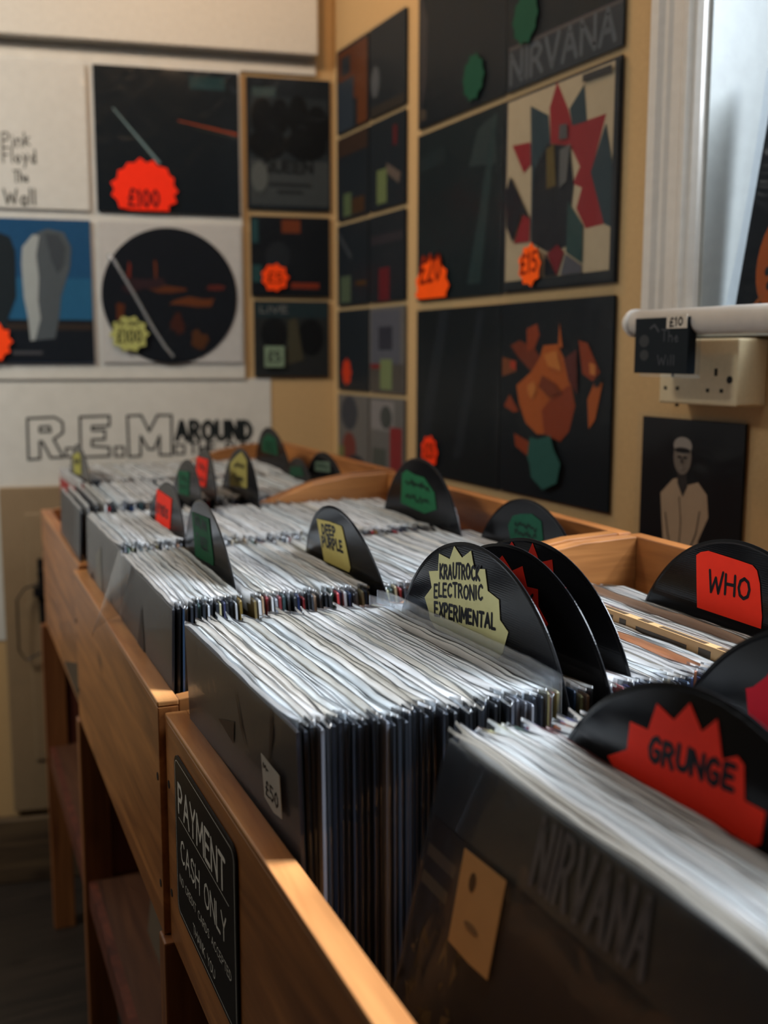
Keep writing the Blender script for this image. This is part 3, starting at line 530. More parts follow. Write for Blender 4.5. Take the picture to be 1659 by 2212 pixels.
m = MB(); m.box((-.052, -.035, -.013), (.052, .035, 0), col=(.010, .014, .018, 1)); m.build('case', M['ink'], r, bevel=.001)
m = MB(); g = (.065, .07, .08, 1)
write(m, 'The', (.002, .006), (.034, .004), .014, .0018, .0004, g); write(m, 'Will', (-.004, -.024), (.028, -.024), .012, .0018, .0004, g); stroke(m, [(-.02, .022), (-.012, .026), (-.004, .018)], .003, .0004, g)
for x, y, a, b in ((-.032, .006, .010, .008), (-.031, -.012, .009, .007)): m.poly(ell(x, y, a, b, 14), .0004, (.045, .048, .05, 1))
m.build('lettering', M['ink'], r)
m = MB(); m.prism(rect(.012, .021, .050, .038), .0006, .0012, srgb(205, 195, 180)); s = m.build('price_sticker', M['paper'], r)
m = MB(); write(m, '£10', (.018, .0235), (.042, .0240), .010, .0022, .0015, INK, jit=.04); m.build('lettering', M['ink'], s)
m = MB(); m.box((-.058, -.040, -.015), (.058, .046, -.0145)); m.build('plastic_sleeve', M['clear'], r)
# cover leaning in the window recess
U = Vector((.10, -.985, -.08)).normalized(); V = Vector((.1, -.04, 1)).normalized(); V = (V-U*V.dot(U)).normalized(); Nn = U.cross(V)
def lean_frame(C, U, V): return basis(C, U, V, U.cross(V))
C0 = Vector((1.045, 1.148, .053))
r = root('window_record_cover', lean_frame(C0, U, V), 'black cover with an orange spotted print leaning in the window recess', 'record cover')
m = MB(); m.box((.004, 0, 0), (.319, .315, .004), col=(.008, .010, .013, 1)); m.build('sleeve_card', M['ink'], r)
m = MB(); m.poly(ell(.058, .075, .030, .060, 24), .0043, (.36, .075, .014, 1)); m.poly(ell(.056, .165, .020, .030, 18), .0043, (.11, .04, .02, 1)); m.poly([(.02, .0), (.03, .0), (.05, .03), (.044, .03)], .0044, (.3, .08, .02, 1))
for x, y in ((.048, .06), (.062, .062), (.054, .042), (.07, .05), (.06, .09), (.068, .10), (.058, .11)): m.poly(ell(x, y, .0045, .0065, 8), .0047, (.02, .02, .02, 1))
m.poly([(.07, .02), (.12, .05), (.12, .03), (.08, .01)], .0044, (.3, .05, .015, 1))
m.build('artwork', M['ink'], r)
m = MB(); n = 12
vs = [(x, .32*i/n, z) for i in range(n+1) for x, z in ((.325, .006), (.012, .007), (-.008+.006*math.sin(i*.25), .010), (-.012+.004*math.sin(i*.25), .004), (.0, -.001))]
m.add(vs, [(i*5+k, i*5+k+1, (i+1)*5+k+1, (i+1)*5+k) for i in range(n) for k in range(4)], 0)
m.build('plastic_sleeve', M['clear'], r, smooth=True)

# ------------------------------------------------------------------ the record bins
BA = R_(2.5)
P0 = Vector((.236, .990, 0)); EY = Vector((math.sin(BA), math.cos(BA), 0)); EX = Vector((math.cos(BA), -math.sin(BA), 0))
def W_(s, t, z): return P0+EX*s+EY*t+ZV*z
BANK = basis(P0, EX, EY, ZV)      # local x = depth towards the wall, y = along the bank, z = up
def st(x, y):
    d = Vector((x, y, 0))-P0; return d.dot(EX), d.dot(EY)
BOT = -.565
def crate(t0, t1, zf, zb, label, sx=0.0, D=.507, rot=0.0):
    r = root('record_crate', BANK @ Matrix.Translation((sx, t0, BOT)) @ Matrix.Rotation(R_(rot), 4, 'Z'), label, 'record bin', 'wooden record bins in a row')
    L = t1-t0
    dz = -BOT
    m = MB(); m.box((-.021, 0, 0), (-.001, L, zf+dz-.006)); m.build('front_board', M['pine'], r, bevel=.001)
    m = MB(); m.box((-.0215, 0, zf+dz-.006), (-.0005, L, zf+dz)); m.build('top_edge', M['pine_edge'], r, bevel=.0015)
    prof = [(-.001, 0), (D, 0), (D, zb+dz), (.43, zb+dz-.003), (.36, zb+dz-.014), (.30, zb+dz-.035), (.22, zb+dz-.068), (.12, zb+dz-.105), (.05, zf+dz+.006), (-.001, zf+dz)]
    for y0 in (0, L-.018):
        m = MB(); n = len(prof); vs = [(x, y0, z) for x, z in prof]+[(x, y0+.018, z) for x, z in prof]
        m.add(vs, [tuple(range(n)), tuple(range(n, 2*n))[::-1]]+[(i, i+n, (i+1) % n+n, (i+1) % n) for i in range(n)]); m.build('side_board', M['pine_x'], r, bevel=.0012)
    m = MB(); m.box((D, 0, 0), (D+.018, L, zb+dz)); m.build('back_board', M['pine'], r, bevel=.0015)
    m = MB(); m.box((-.001, .018, 0), (D, L-.018, .010)); m.build('base_board', M['pine'], r)
    m = MB()
    for y in (.010, L-.010):
        for z in (.05, .16): m.tube([(-.0216, y, z), (-.0205, y, z)], .004, 10)
    m.build('screw_head', M['hole'], r)
    return r
crate(-.735, 0, -.337, -.197, 'pine record bin nearest the camera, with the black payment sign on its front', .0185, .500, .5)
crate(.004, .694, -.327, -.195, 'middle pine record bin, behind the one with the payment sign', .006, .493)
crate(.698, 1.36, -.322, -.193, 'far pine record bin in front of the white band poster', .014, .490)
# stand under the bins
r = root('bin_stand', BANK @ Matrix.Translation((0, 0, FLOOR)), 'dark reddish wooden stand with a low shelf carrying the record bins', 'stand')
H = BOT-FLOOR-.0005
for t in (-.70, -.012, .684, 1.33):
    for s in (-.018, .46):
        m = MB(); m.box((s, t, 0), (s+.045, t+.028, H)); m.build('leg', M['pine_z'], r, bevel=.002)
    m = MB(); m.box((.027, t+.006, .25), (.46, t+.020, H)); m.build('side_panel', M['redwood'], r)
m = MB(); m.box((.0, -.70, .40), (.50, 1.35, .418)); m.build('shelf', wood('shelf_board', srgb(110, 70, 46), srgb(70, 42, 30), .5, 1), r)
m = MB(); m.box((-.012, -.672, .375), (.0, 1.33, .418)); m.build('shelf_rail', M['redwood'], r)
m = MB(); m.box((.50, -.70, .30), (.51, 1.35, H)); m.build('back_panel', M['redwood'], r)
for (s, t, lean, colr, lab) in ((.06, 1.02, .10, (.012, .018, .03, 1), 'dark blue record standing on the low shelf under the far bin'), (.05, .34, .12, srgb(96, 84, 70), 'grey-brown record leaning on the low shelf under the middle bin'), (.12, .40, .10, (.02, .022, .03, 1), 'black record behind the grey-brown one on the low shelf')):
    mt = BANK @ Matrix.Translation((s, t, FLOOR+.4185)) @ Matrix.Rotation(lean, 4, 'Y')
    r = root('stored_record', mt, lab, 'record', 'records on the low shelf')
    m = MB(); m.box((-.002, -.156, 0), (.002, .156, .134), col=colr)
    m.v = [(x, y, z*2.33 if False else z) for x, y, z in m.v]; m.build('sleeve_card', M['ink'], r)

# payment sign on the near bin
CR1 = BANK @ Matrix.Translation((.0185, -.735, BOT)) @ Matrix.Rotation(R_(.5), 4, 'Z')
fr = CR1 @ basis(Vector((-.0214, .577, .125)), Vector((0, -1, 0)), ZV, Vector((-1, 0, 0)))
r = root('payment_sign', fr, 'black rounded sign with silver capitals about payment on the near bin front', 'sign')
def rrect(x0, y0, x1, y1, rad, n=6):
    p = []
    for cx_, cy_, a in ((x1-rad, y0+rad, -90), (x1-rad, y1-rad, 0), (x0+rad, y1-rad, 90), (x0+rad, y0+rad, 180)):
        p += [(cx_+rad*math.cos(R_(a+90*k/n)), cy_+rad*math.sin(R_(a+90*k/n))) for k in range(n+1)]
    return p
m = MB(); m.prism(rrect(-.110, -.073, .105, .081, .012), .0002, .0020); m.build('sign_plate', M['black'], r)
m = MB(); o = rrect(-.106, -.069, .101, .077, .009); stroke(m, o+[o[0]], .0008, .0022); m.build('border', M['signtext'], r)
m = MB()
write(m, 'PAYMENT', (-.0938, .030), (.0735, .0315), .0265, .0042, .0022, track=.2); stroke(m, [(-.094, .0245), (.084, .0265)], .0008, .0022)
write(m, 'CASH ONLY', (-.088, -.014), (.0735, -.0100), .0205, .0027, .0022, track=.2)
write(m, 'NO CREDIT CARDS ACCEPTED', (-.096, -.0385), (.088, -.034), .0075, .0009, .0022, track=.2)
write(m, 'THANK YOU', (-.044, -.0615), (.034, -.0620), .0088, .0011, .0022, track=.2)
m.build('lettering', M['signtext'], r)

# ------------------------------------------------------------------ vinyl dividers
def scr(mb, x0, y0, x1, y1, z, h, w, n, col):      # rows of small illegible handwriting
    rn = random.Random(int(x0*1e4)+n)
    for k in range(n):
        y = y0+(y1-y0)*k/max(1, n-1); pts = []; x = x0
        while x < x1: pts.append((x, y+rn.uniform(-h/2, h/2))); x += h*.32
        if len(pts) > 1: stroke(mb, pts, w, z, col)
DIV = []
def divider(name, C, phi, ln, poly, col, texts, label, scribble=None):
    phi, ln = R_(phi), R_(ln); e = Vector((math.sin(phi), math.cos(phi), 0)); n0 = Vector((math.cos(phi), -math.sin(phi), 0))
    V = ZV*math.cos(ln)+n0*math.sin(ln); U = -e; N = U.cross(V)
    r = root('vinyl_divider', basis(Vector(C), U, V, N), label, 'record divider', 'vinyl record dividers in the bins')
    m = MB(); n = 120; rad = .151
    # turned profile: thin at the grooves, raised label area and lip
    prof = [(.0036, .0007), (.050, .0007), (.0505, .0005), (.147, .0005), (.1485, .0008), (.151, .0004), (.151, -.0004), (.1485, -.0008), (.147, -.0005), (.0505, -.0005), (.050, -.0007), (.0036, -.0007)]
    k = len(prof); vs = [(q*math.cos(2*math.pi*i/n), q*math.sin(2*math.pi*i/n), z) for i in range(n) for q, z in prof]
    m.add(vs, [(i*k+a, ((i+1) % n)*k+a, ((i+1) % n)*k+(a+1) % k, i*k+(a+1) % k) for i in range(n) for a in range(k)])
    m.build('record_disc', M['vinyl'], r)
    m = MB(); z0 = (BOT+.0115-C[2])/max(.2, V.z); m.box((-.14, z0, -.0022), (.14, -.0, -.0012), col=(.02, .02, .022, 1)); m.build('backing_card', M['ink'], r)
    if poly:
        m = MB(); m.prism(mm(poly), .0010, .0014, col); s = m.build('sticker', M['paper'], r)
        m = MB()
        for t in texts: write(m, t[0], (t[1][0]/1000, t[1][1]/1000), (t[2][0]/1000, t[2][1]/1000), t[3]/1000, t[4]/1000, .0017, INK, jit=.07, track=.26)
        if scribble: scr(m, *[v/1000 for v in scribble[:4]], .0017, scribble[4]/1000, scribble[5]/1000, scribble[6], INK if col[1] > .2 or col[0] > .5 else (.006, .02, .012, 1))
        if m.f: m.build('lettering', M['ink'], s)
    DIV.append((Vector(C), phi, ln)); return r
RED2 = (.72, .030, .016, 1); FRED = (1.0, .045, .022, 1)
divider('', (.443, .78, -.307), -.538, -.339, [(-76,70),(-78.3,76.5),(-86.2,88),(-72.3,99.8),(-78,113.7),(-60.5,117.3),(-59,133.1),(-39.2,131.5),(-31.4,144.2),(-17.5,136.4),(-2.4,145.1),(3.4,130.8),(20.9,133.4),(25.5,116.2),(43.2,112.3),(45.3,96.2),(58,89),(50,70),(40,60),(-60,60)], CREAM,
        [('KRAUTROCK', (-56.2, 112), (12.8, 123.0), 12, 2.6), ('ELECTRONIC', (-67.1, 92.6), (17.8, 107.5), 11.5, 2.4), ('EXPERIMENTAL', (-66, 75), (38.5, 87.0), 12, 2.8)], 'black vinyl divider with a large cream star label naming three music genres')
divider('', (.467, .761, -.307), -1.1, .457, [(-45,112),(-32.5,123.8),(-28,128),(-13.5,140.3),(2,130),(17.5,136.6),(24.9,120.9),(40.6,121.9),(42,108.1),(56.4,96.7),(46,84),(30,70),(-40,70),(-60,90)], RED2, [('ROCK', (-20, 100), (36, 104), 12, 2.6)], 'black vinyl divider with a red star label, directly behind the cream star divider')
divider('', (.499, .783, -.308), -1.93, 2.0, [(-60,116),(-52.9,124.6),(-38,139),(-33.7,144),(-19.9,134),(-9.5,134.5),(-1.6,147.7),(10.6,133),(28.2,138.4),(32.1,124),(50.5,118.3),(44,100),(30,80),(-40,80)], RED2, [], 'glossy black vinyl divider with red star points, third of the three together')
divider('', (.471, 1.112, -.317), 2.25, -7.49, [(-65.3,127.8),(-19.7,130.9),(19.3,131.5),(22.6,126.9),(32,86),(26,80),(-58,78)], srgb(206, 188, 112), [('DEEP', (-49.8, 112.6), (-2.8, 116.6), 11, 3.2), ('PURPLE', (-54.6, 96.2), (14.8, 101.1), 12.2, 3.4)], 'black vinyl divider with a yellow label of two handwritten words in the middle bin')
divider('', (.675, .723, -.312), 2.9, 1.83, [(-58.6,128.4),(-52.4,132.4),(-42.1,135.2),(-1.8,133.7),(17.3,132.6),(23.5,128.9),(28.1,118.5),(34,90),(34,80),(-52,80),(-54,93)], FRED, [('WHO', (-38.2, 99.3), (17.1, 102.9), 18.5, 3.0)], 'black vinyl divider with a rounded red label of three black capitals, at right')
divider('', (.377, .433, -.327), 1.5, 4.95, [(-80,88),(-71.4,92.9),(-62.3,98.1),(-62.1,115.1),(-45.2,115.6),(-40,132.6),(-24.3,127.8),(-12.8,141.2),(-1.1,128.9),(9.5,139.1),(16.6,119.7),(27.1,125.2),(32.4,122.4),(35.7,104.9),(50.4,104.8),(50,88),(30,74),(-60,74)], FRED, [('GRUNGE', (-41.5, 100.6), (27, 106.5), 13.0, 3.4)], 'black vinyl divider with a red crown-shaped label reading GRUNGE in the foreground')
divider('', (.486, .441, -.308), 2.0, 4.6, [(-75.2,96),(-68.9,98.9),(-58,109),(-50,124),(-34,121),(-25,138),(-8,126),(6,136),(14,118),(32,118),(30,98),(40,84),(-40,74),(-53,75.7),(-61.5,78.4),(-70.4,80.7)], (.62, .016, .035, 1), [], 'large black vinyl divider with a crimson star label at the right edge of the photo')
divider('', (.332, 1.19, -.314), 3.27, -3.63, [(-64.2,129.6),(31.2,135.1),(38,89.4),(34,82),(-66,76)], (.016, .105, .045, 1), [('BOLAN', (-47, 117), (14.4, 119), 11, 2.8), ('T REX', (-46.4, 92), (11.7, 94), 13, 3.0)], 'black vinyl divider with a dark green label in the front of the middle bin')
divider('', (.339, 1.477, -.325), 1.78, 5.3, [(-73,133.9),(29.9,131.7),(30.7,90),(-65.3,86)], FRED, [('BYRDS', (-60.4, 101.2), (13.1, 103), 12.5, 3.4)], 'black vinyl divider with a red square label in the back row of the middle bin')
divider('', (.476, 1.774, -.306), 5.47, 4.2, [(-72,131.5),(34.3,135.3),(28,88),(-68,84)], (.85, .035, .018, 1), [], 'black vinyl divider with an upright red label, front row of the far bin', (-55, 118, 16, 96, 12, 3, 2))
divider('', (.426, 1.693, -.316), 3.25, 4.3, [(-76,126.2),(11.4,133.4),(20.2,95),(-61.7,90)], (.016, .105, .05, 1), [], 'black vinyl divider with a dark green label just left of the upright red one', (-55, 118, 5, 104, 10, 2.5, 2))
divider('', (.526, 1.724, -.304), 3.57, 3.3, [(-71.8,121.1),(-30,136),(3.8,146),(40.4,135.1),(50,91.1),(-70,82)], srgb(172, 160, 92), [], 'black vinyl divider with an olive-cream label in the far bin', (-45, 122, 30, 100, 11, 3, 2))
divider('', (.332, 2.085, -.317), .1, -1.3, [(-66,124),(-5.2,136),(22.4,132),(20,95),(-63,90)], srgb(172, 166, 84), [], 'small-looking black vinyl divider with a yellow label at the far left of the bins', (-50, 116, 10, 106, 12, 5, 1))
divider('', (.722, 2.10, -.296), 3.1, -4.2, [(-60,121.4),(-11.9,138),(42.3,131.7),(50.4,98),(-70,96)], (.016, .085, .042, 1), [], 'black vinyl divider with a green label, tallest at the back below the poster edge', (-40, 118, 30, 106, 9, 2.5, 2))
divider('', (.685, 1.889, -.34), 5.0, 4.0, [(-53.2,130),(22.5,138),(46,122),(-50,112)], (.016, .06, .034, 1), [], 'low black vinyl divider with a dull green label in the far bin')
divider('', (.716, 1.796, -.322), 3.4, -2.4, [(-50.4,130),(31.9,137),(34.6,118.6),(-55,112)], (.10, .14, .10, 1), [], 'black vinyl divider with a narrow grey-green strip in the far bin', (-40, 126, 20, 122, 6, 2, 1))
divider('', (.691, 1.378, -.296), 3.2, .5, [(-65.9,122),(-47.9,129.6),(-19.3,125.5),(14.9,125),(51.7,107.6),(60,85),(20,74),(-68.3,78)], (.020, .13, .055, 1), [], 'shiny black vinyl divider with a bright green star label near the back board', (-50, 112, 36, 92, 11, 3.5, 2))
divider('', (.70, 1.107, -.323), 3.3, 1, [(-47.9,112),(-36.4,126),(-17.2,131),(10.9,135),(34.2,129),(40.1,108),(36,96),(-40,96)], (.014, .085, .048, 1), [], 'glossy black vinyl divider with a dark green star label against the bin back', (-30, 118, 26, 108, 8, 2.5, 2))

# ------------------------------------------------------------------ record sleeves
SLW, CVW = .322, .312
def cover_mesh(th):
    m = MB(); h = CVW; w = CVW/2; e = th/2
    m.add([(-e, -w, .003), (e, -w, .003), (e, w, .003), (-e, w, .003), (-e, -w, h-.0015), (e, -w, h-.0015), (e, w, h-.0015), (-e, w, h-.0015), (-e*.4, -w+.001, h), (e*.4, -w+.001, h), (e*.4, w-.001, h), (-e*.4, w-.001, h)],
          [(0,3,2,1),(0,1,5,4),(1,2,6,5),(2,3,7,6),(3,0,4,7),(4,5,9,8),(5,6,10,9),(6,7,11,10),(7,4,8,11),(8,9,10,11)])
    return m.build('cover', M['card'], mesh_only=True)
def plastic_mesh(seed, amp=1.0, front=0.0):
    rn = random.Random(seed); ny = 22; rj = 7 if front else 5; zr = [0.0, .09, .19, .270, .296, .306, .313, .3175, .3195]; wr = [.0018, .0018, .0018, .0018, .0024, .0031, .0032, .0026, .0008]
    ph = [rn.uniform(0, 6.3) for _ in range(4)]; fr = [rn.uniform(8, 22), rn.uniform(25, 60)]
    hz = [rn.uniform(-.0022, .0012) for _ in range(ny+1)]; hz = [(hz[max(0, i-1)]+hz[i]+hz[min(ny, i+1)])/3 for i in range(ny+1)]
    ear = [rn.uniform(-.009, .003), rn.uniform(-.009, .003)]
    m = MB(); vs = []; nz = len(zr)
    for side in (-1, 1):
        for j, z in enumerate(zr):
            k = max(0, (z-.27)/.05)
            for i in range(ny+1):
                y = -SLW/2+SLW*i/ny; edge = min(i, ny-i)
                w = (wr[j]+(front*min(1, (.3196-z)/.010) if side < 0 else 0))*(.12 if edge == 0 else (.75 if edge == 1 else 1))
                wave = amp*k*(.0003*math.sin(ph[0]+fr[0]*y)+.0002*math.sin(ph[1]+fr[1]*y)+side*.0004*math.sin(ph[2]+fr[1]*1.3*y))
                dz = k*hz[i]*1.4*(1.0 if side < 0 else .6)
                if edge <= 2: dz += k*ear[0 if i < ny/2 else 1]*(1-edge/3)*(1 if side < 0 else .7)
                vs.append((side*w+wave, y*(1-.004*k*(edge == 0)), z+dz))
    n1 = nz*(ny+1); fs = []; mi = []
    def idx(s, j, i): return s*n1+j*(ny+1)+i
    for s in (0, 1):
        for j in range(nz-1):
            for i in range(ny):
                f = (idx(s, j, i), idx(s, j, i+1), idx(s, j+1, i+1), idx(s, j+1, i)); fs.append(f if s else f[::-1]); mi.append(1 if j >= (7 if i in (0, ny-1) else rj if front or i in (1, ny-2) else 4) else 0)
    for j in range(nz-1):
        for i in (0, ny): fs.append((idx(0, j, i), idx(1, j, i), idx(1, j+1, i), idx(0, j+1, i))); mi.append(1 if j >= 7 else 0)
    for i in range(ny): fs.append((idx(0, 0, i), idx(0, 0, i+1), idx(1, 0, i+1), idx(1, 0, i))); mi.append(0)
    for f, q in zip(fs, mi): m.f.append(f); m.mi.append(q); m.c.append(None)
    m.v = vs
    return m.build('plastic_sleeve', [M['clear'], M['rim']], smooth=True, mesh_only=True)
COV = [cover_mesh(.0024), cover_mesh(.0028), cover_mesh(.0018)]
PLA = [plastic_mesh(40+k) for k in range(9)]; PLAF = [plastic_mesh(70+k, .5, .0022) for k in range(3)]
PLAH = plastic_mesh(91, .6); PLAH.materials[0] = M['cloudy']; PLAH.materials[1] = M['cloudy']
rnd = random.Random(5)
def cover_colour():
    r = rnd.random()
    if r < .30: v = rnd.uniform(.008, .03); return (v, v*1.1, v*1.3, 1)
    if r < .46: return (rnd.uniform(.01, .03), rnd.uniform(.02, .05), rnd.uniform(.05, .13), 1)
    if r < .58: v = rnd.uniform(.45, .75); return (v, v*.96, v*.9, 1)
    if r < .70: v = rnd.uniform(.12, .3); return (v, v, v*1.05, 1)
    if r < .80: return (rnd.uniform(.16, .34), rnd.uniform(.08, .16), rnd.uniform(.02, .05), 1)
    if r < .86: return (rnd.uniform(.25, .45), .03, .03, 1)
    if r < .94: return (rnd.uniform(.35, .55), rnd.uniform(.28, .42), rnd.uniform(.16, .26), 1)
    return (.05, rnd.uniform(.08, .16), .09, 1)
def rim_colour():
    v = rnd.uniform(.66, .90); w = rnd.random()
    if w < .30: return (v*.93, v*.98, v, 1)
    if w < .42: return (v, v*.95, v*.88, 1)
    if w < .50: return (v*.72, v*.69, v*.62, 1)
    return (v, v, v, 1)
ROWS = dict(   # t centre, z of the tops, s range, lean knots (s, lean deg, phi deg)
    a1=dict(t=-.182, top=-.239, s0=.0140, s1=.462, k=[(0, -3.0, 1.0), (.03, -.5, .8), (.20, -.3, -.3), (.24, .4, -.8), (.27, 2, -1.6), (.33, 2, 1.0), (.44, 1.8, 2.6)]),
    b1=dict(t=-.545, top=-.239, s0=.092, s1=.37, k=[(0, 13.6, 1.5), (.10, 13.0, 1.5), (.145, 6.0, 1.5), (.165, 4.9, 1.5), (.26, 4.6, 2.0), (.4, 4, 2.0)]),
    a2=dict(t=.190, top=-.235, s0=.006, s1=.468, k=[(0, 2, 2.0), (.09, -3.6, 3.2), (.16, -4, 3), (.24, -7.4, 2.3), (.32, -4, 2.4), (.46, 1, 3)]),
    b2=dict(t=.522, top=-.233, s0=.006, s1=.468, k=[(0, 1, 1.8), (.11, 5.2, 1.8), (.2, 4, 2.4), (.45, .5, 3)]),
    a3=dict(t=.885, top=-.228, s0=.040, s1=.47, k=[(0, 2, 3), (.2, 4.2, 4), (.26, 3.4, 3.6), (.46, 0, 3.4)]),
    b3=dict(t=1.19, top=-.226, s0=.04, s1=.47, k=[(0, -1, .6), (.1, -1, .6), (.3, 1, 3), (.46, 0, 3)]))
def knot(row, s):
    k = row['k']
    for a, b in zip(k, k[1:]):
        if s <= b[0]:
            f = max(0, (s-a[0])/(b[0]-a[0])); return a[1]+(b[1]-a[1])*f, a[2]+(b[2]-a[2])*f
    return k[-1][1], k[-1][2]
def slot_matrix(row, s, jit=True):
    ln, ph = knot(row, s); ph = R_(ph); ln = R_(ln)
    if jit: ph += R_(rnd.uniform(-.25, .25)); dt = rnd.uniform(-.005, .004); dz = rnd.uniform(-.0030, .0022)
    else: dt = dz = 0
    e = Vector((math.sin(ph), math.cos(ph), 0)); n0 = Vector((math.cos(ph), -math.sin(ph), 0)); V = ZV*math.cos(ln)+n0*math.sin(ln); X = e.cross(V)
    zt = row['top']+dz; ref = W_(s, row['t']+dt, -.31)
    base = ref+V*((zt-.3195*V.z+.31)/V.z); return basis(base, X, e, V)
def near_divider(row, s):
    tw = row['t']
    for C, ph, ln in DIV:
        sd, td = st(C.x, C.y)
        if abs(td-tw) < .30:
            e = Vector((math.sin(ph), math.cos(ph), 0)); p = C+e*(tw-td); sp, _ = st(p.x, p.y)
            sp += (-.31-C.z)*math.tan(ln)
            if abs(sp-s) < .0032: return True
    return False
protoroot = None
def sleeve(mat, cm, pm, cc, rc, label, group):
    r = bpy.data.objects.new('record_sleeve', None); COL.objects.link(r); r.matrix_world = mat; r.empty_display_size = .01
    tag(r, label, 'record', group)
    a = bpy.data.objects.new('cover', cm); COL.objects.link(a); a.parent = r; a.color = cc
    b = bpy.data.objects.new('plastic_sleeve', pm); COL.objects.link(b); b.parent = r; b.color = rc
    return r
def dup(src, mat, label, group, cm, pm, cc, rc):
    # copies a record and each of its parts
    r = src.copy(); COL.objects.link(r); r.matrix_world = mat; r['label'] = label; r['group'] = group
    for ch in list(src.children):
        if ch.name.split('.')[0] not in ('cover', 'plastic_sleeve'): continue
        c = ch.copy(); COL.objects.link(c); c.parent = r
        if ch.name.startswith('cover'): c.data = cm; c.color = cc
        else: c.data = pm; c.color = rc
    return r
def slots(row, pitch):
    out = []; s = row['s0']
    while s < row['s1']:
        if not near_divider(row, s): out.append(s)
        s += pitch*rnd.uniform(.92, 1.08)
    return out
SPECIAL = {}
first = sleeve(slot_matrix(ROWS['a1'], ROWS['a1']['s0'], False), COV[0], PLAF[0], (.030, .028, .034, 1), (.78, .8, .82, 1), 'dark record sleeve facing out in the near bin with a torn white £50 tag', 'record sleeves in the near bin')
plan = []
s_kr, _ = st(.443, .78); s_gr, _ = st(.377, .433); s_gn, _ = st(.332, 1.19); s_dp, _ = st(.471, 1.112); s_rd, _ = st(.339, 1.477); s_who, _ = st(.675, .723)
for key, pitch in (('a1', .0046), ('b1', .0048), ('a2', .0046), ('b2', .0048)):
    for s in slots(ROWS[key], pitch):
        if s == ROWS['a1']['s0'] and key == 'a1': continue
        plan.append((key, s))
indiv = plan[:296]; rest = plan[296:]
for key, s in indiv:
    row = ROWS[key]
    if key == 'a1':
        if s < s_kr: lab, gr = 'record sleeve in frosted plastic packed before the cream star divider in the near bin', 'record sleeves before the cream star divider'
        elif s < s_who: lab, gr = 'record sleeve in frosted plastic packed between the red star dividers and the red three-letter divider', 'record sleeves behind the three star dividers'
        else: lab, gr = 'record sleeve packed behind the red three-letter divider', 'record sleeves at the right end of the near bin'
    elif key == 'b1':
        if s < s_gr: lab, gr = 'record sleeve leaning back in the foreground row before the GRUNGE divider', 'record sleeves before the GRUNGE divider'
        else: lab, gr = 'record sleeve in the foreground row behind the GRUNGE divider', 'record sleeves behind the GRUNGE divider'
    elif key == 'a2':
        if s < s_gn: lab, gr = 'record sleeve at the front of the middle bin before the green label divider', 'record sleeves before the green divider'
        elif s < s_dp: lab, gr = 'record sleeve in the middle bin between the green and the yellow label dividers', 'record sleeves between the green and yellow dividers'
        else: lab, gr = 'record sleeve in the middle bin behind the yellow label divider', 'record sleeves behind the yellow divider'
    else:
        if s < s_rd: lab, gr = 'record sleeve in the back row of the middle bin before the red square label', 'record sleeves before the red square divider'
        else: lab, gr = 'record sleeve in the back row of the middle bin behind the red square label', 'record sleeves behind the red square divider'
    cc = cover_colour()
    if key == 'a1' and s < .17 and rnd.random() < .7: v = rnd.uniform(.008, .025); cc = (v, v*1.15, v*1.4, 1)
    o = dup(first, slot_matrix(row, s), lab, gr, rnd.choice(COV), rnd.choice(PLA), cc, rim_colour())
    SPECIAL.setdefault(key, []).append((s, o))
for s_, cc_, lab in ((.002, (.006, .007, .009, 1), 'black record sleeve facing out at the front of the far bin'), (.014, (.20, .19, .175, 1), 'grey record sleeve standing just behind the black one at the front of the far bin'), (.027, (.008, .009, .012, 1), 'second black record sleeve at the front of the far bin, behind the grey one')):
    dup(first, slot_matrix(dict(ROWS['a3'], top=-.232+.3*(s_-.014)), s_, False), lab, 'record sleeves facing out in the far bin', COV[1], PLAF[2], cc_, (.5, .5, .5, 1) if s_ != .014 else (.75, .75, .73, 1))
# the far rows, seen only as a mass of thin edges
for key, pitch in (('a3', .0050), ('b3', .0052)):
    for s in slots(ROWS[key], pitch): rest.append((key, s))
mass = MB(); rnd2 = random.Random(9)
for key, s in rest:
    mt = slot_matrix(ROWS[key], s); cm, pm = rnd2.choice(COV), rnd2.choice(PLA); cc = cover_colour(); rc = rim_colour()
    for me, cidx in ((cm, 0), (pm, 1)):
        vs = [mt @ v.co for v in me.vertices]
        o_ = len(mass.v); mass.v += [tuple(v) for v in vs]
        for p in me.polygons:
            mass.f.append(tuple(i+o_ for i in p.vertices))
            if cidx == 0: mass.mi.append(0); mass.c.append(cc)
            else: mass.mi.append(2 if p.material_index else 1); mass.c.append(rc)
def milky_attr():
    m = M['rim'].copy(); m.name = 'frosted_polythene_far'; nt = m.node_tree
    a = nt.nodes.new('ShaderNodeAttribute'); a.attribute_name = 'ink'
    for n in nt.nodes:
        if n.type in ('BSDF_DIFFUSE', 'BSDF_TRANSLUCENT'): nt.links.new(a.outputs['Color'], n.inputs[0])
    return m
o = mass.build('record_sleeves', [M['ink'], M['clear'], milky_attr()], smooth=False)
tag(o, 'tightly packed record sleeves filling the far bins, too small to tell apart', 'records', kind='stuff')

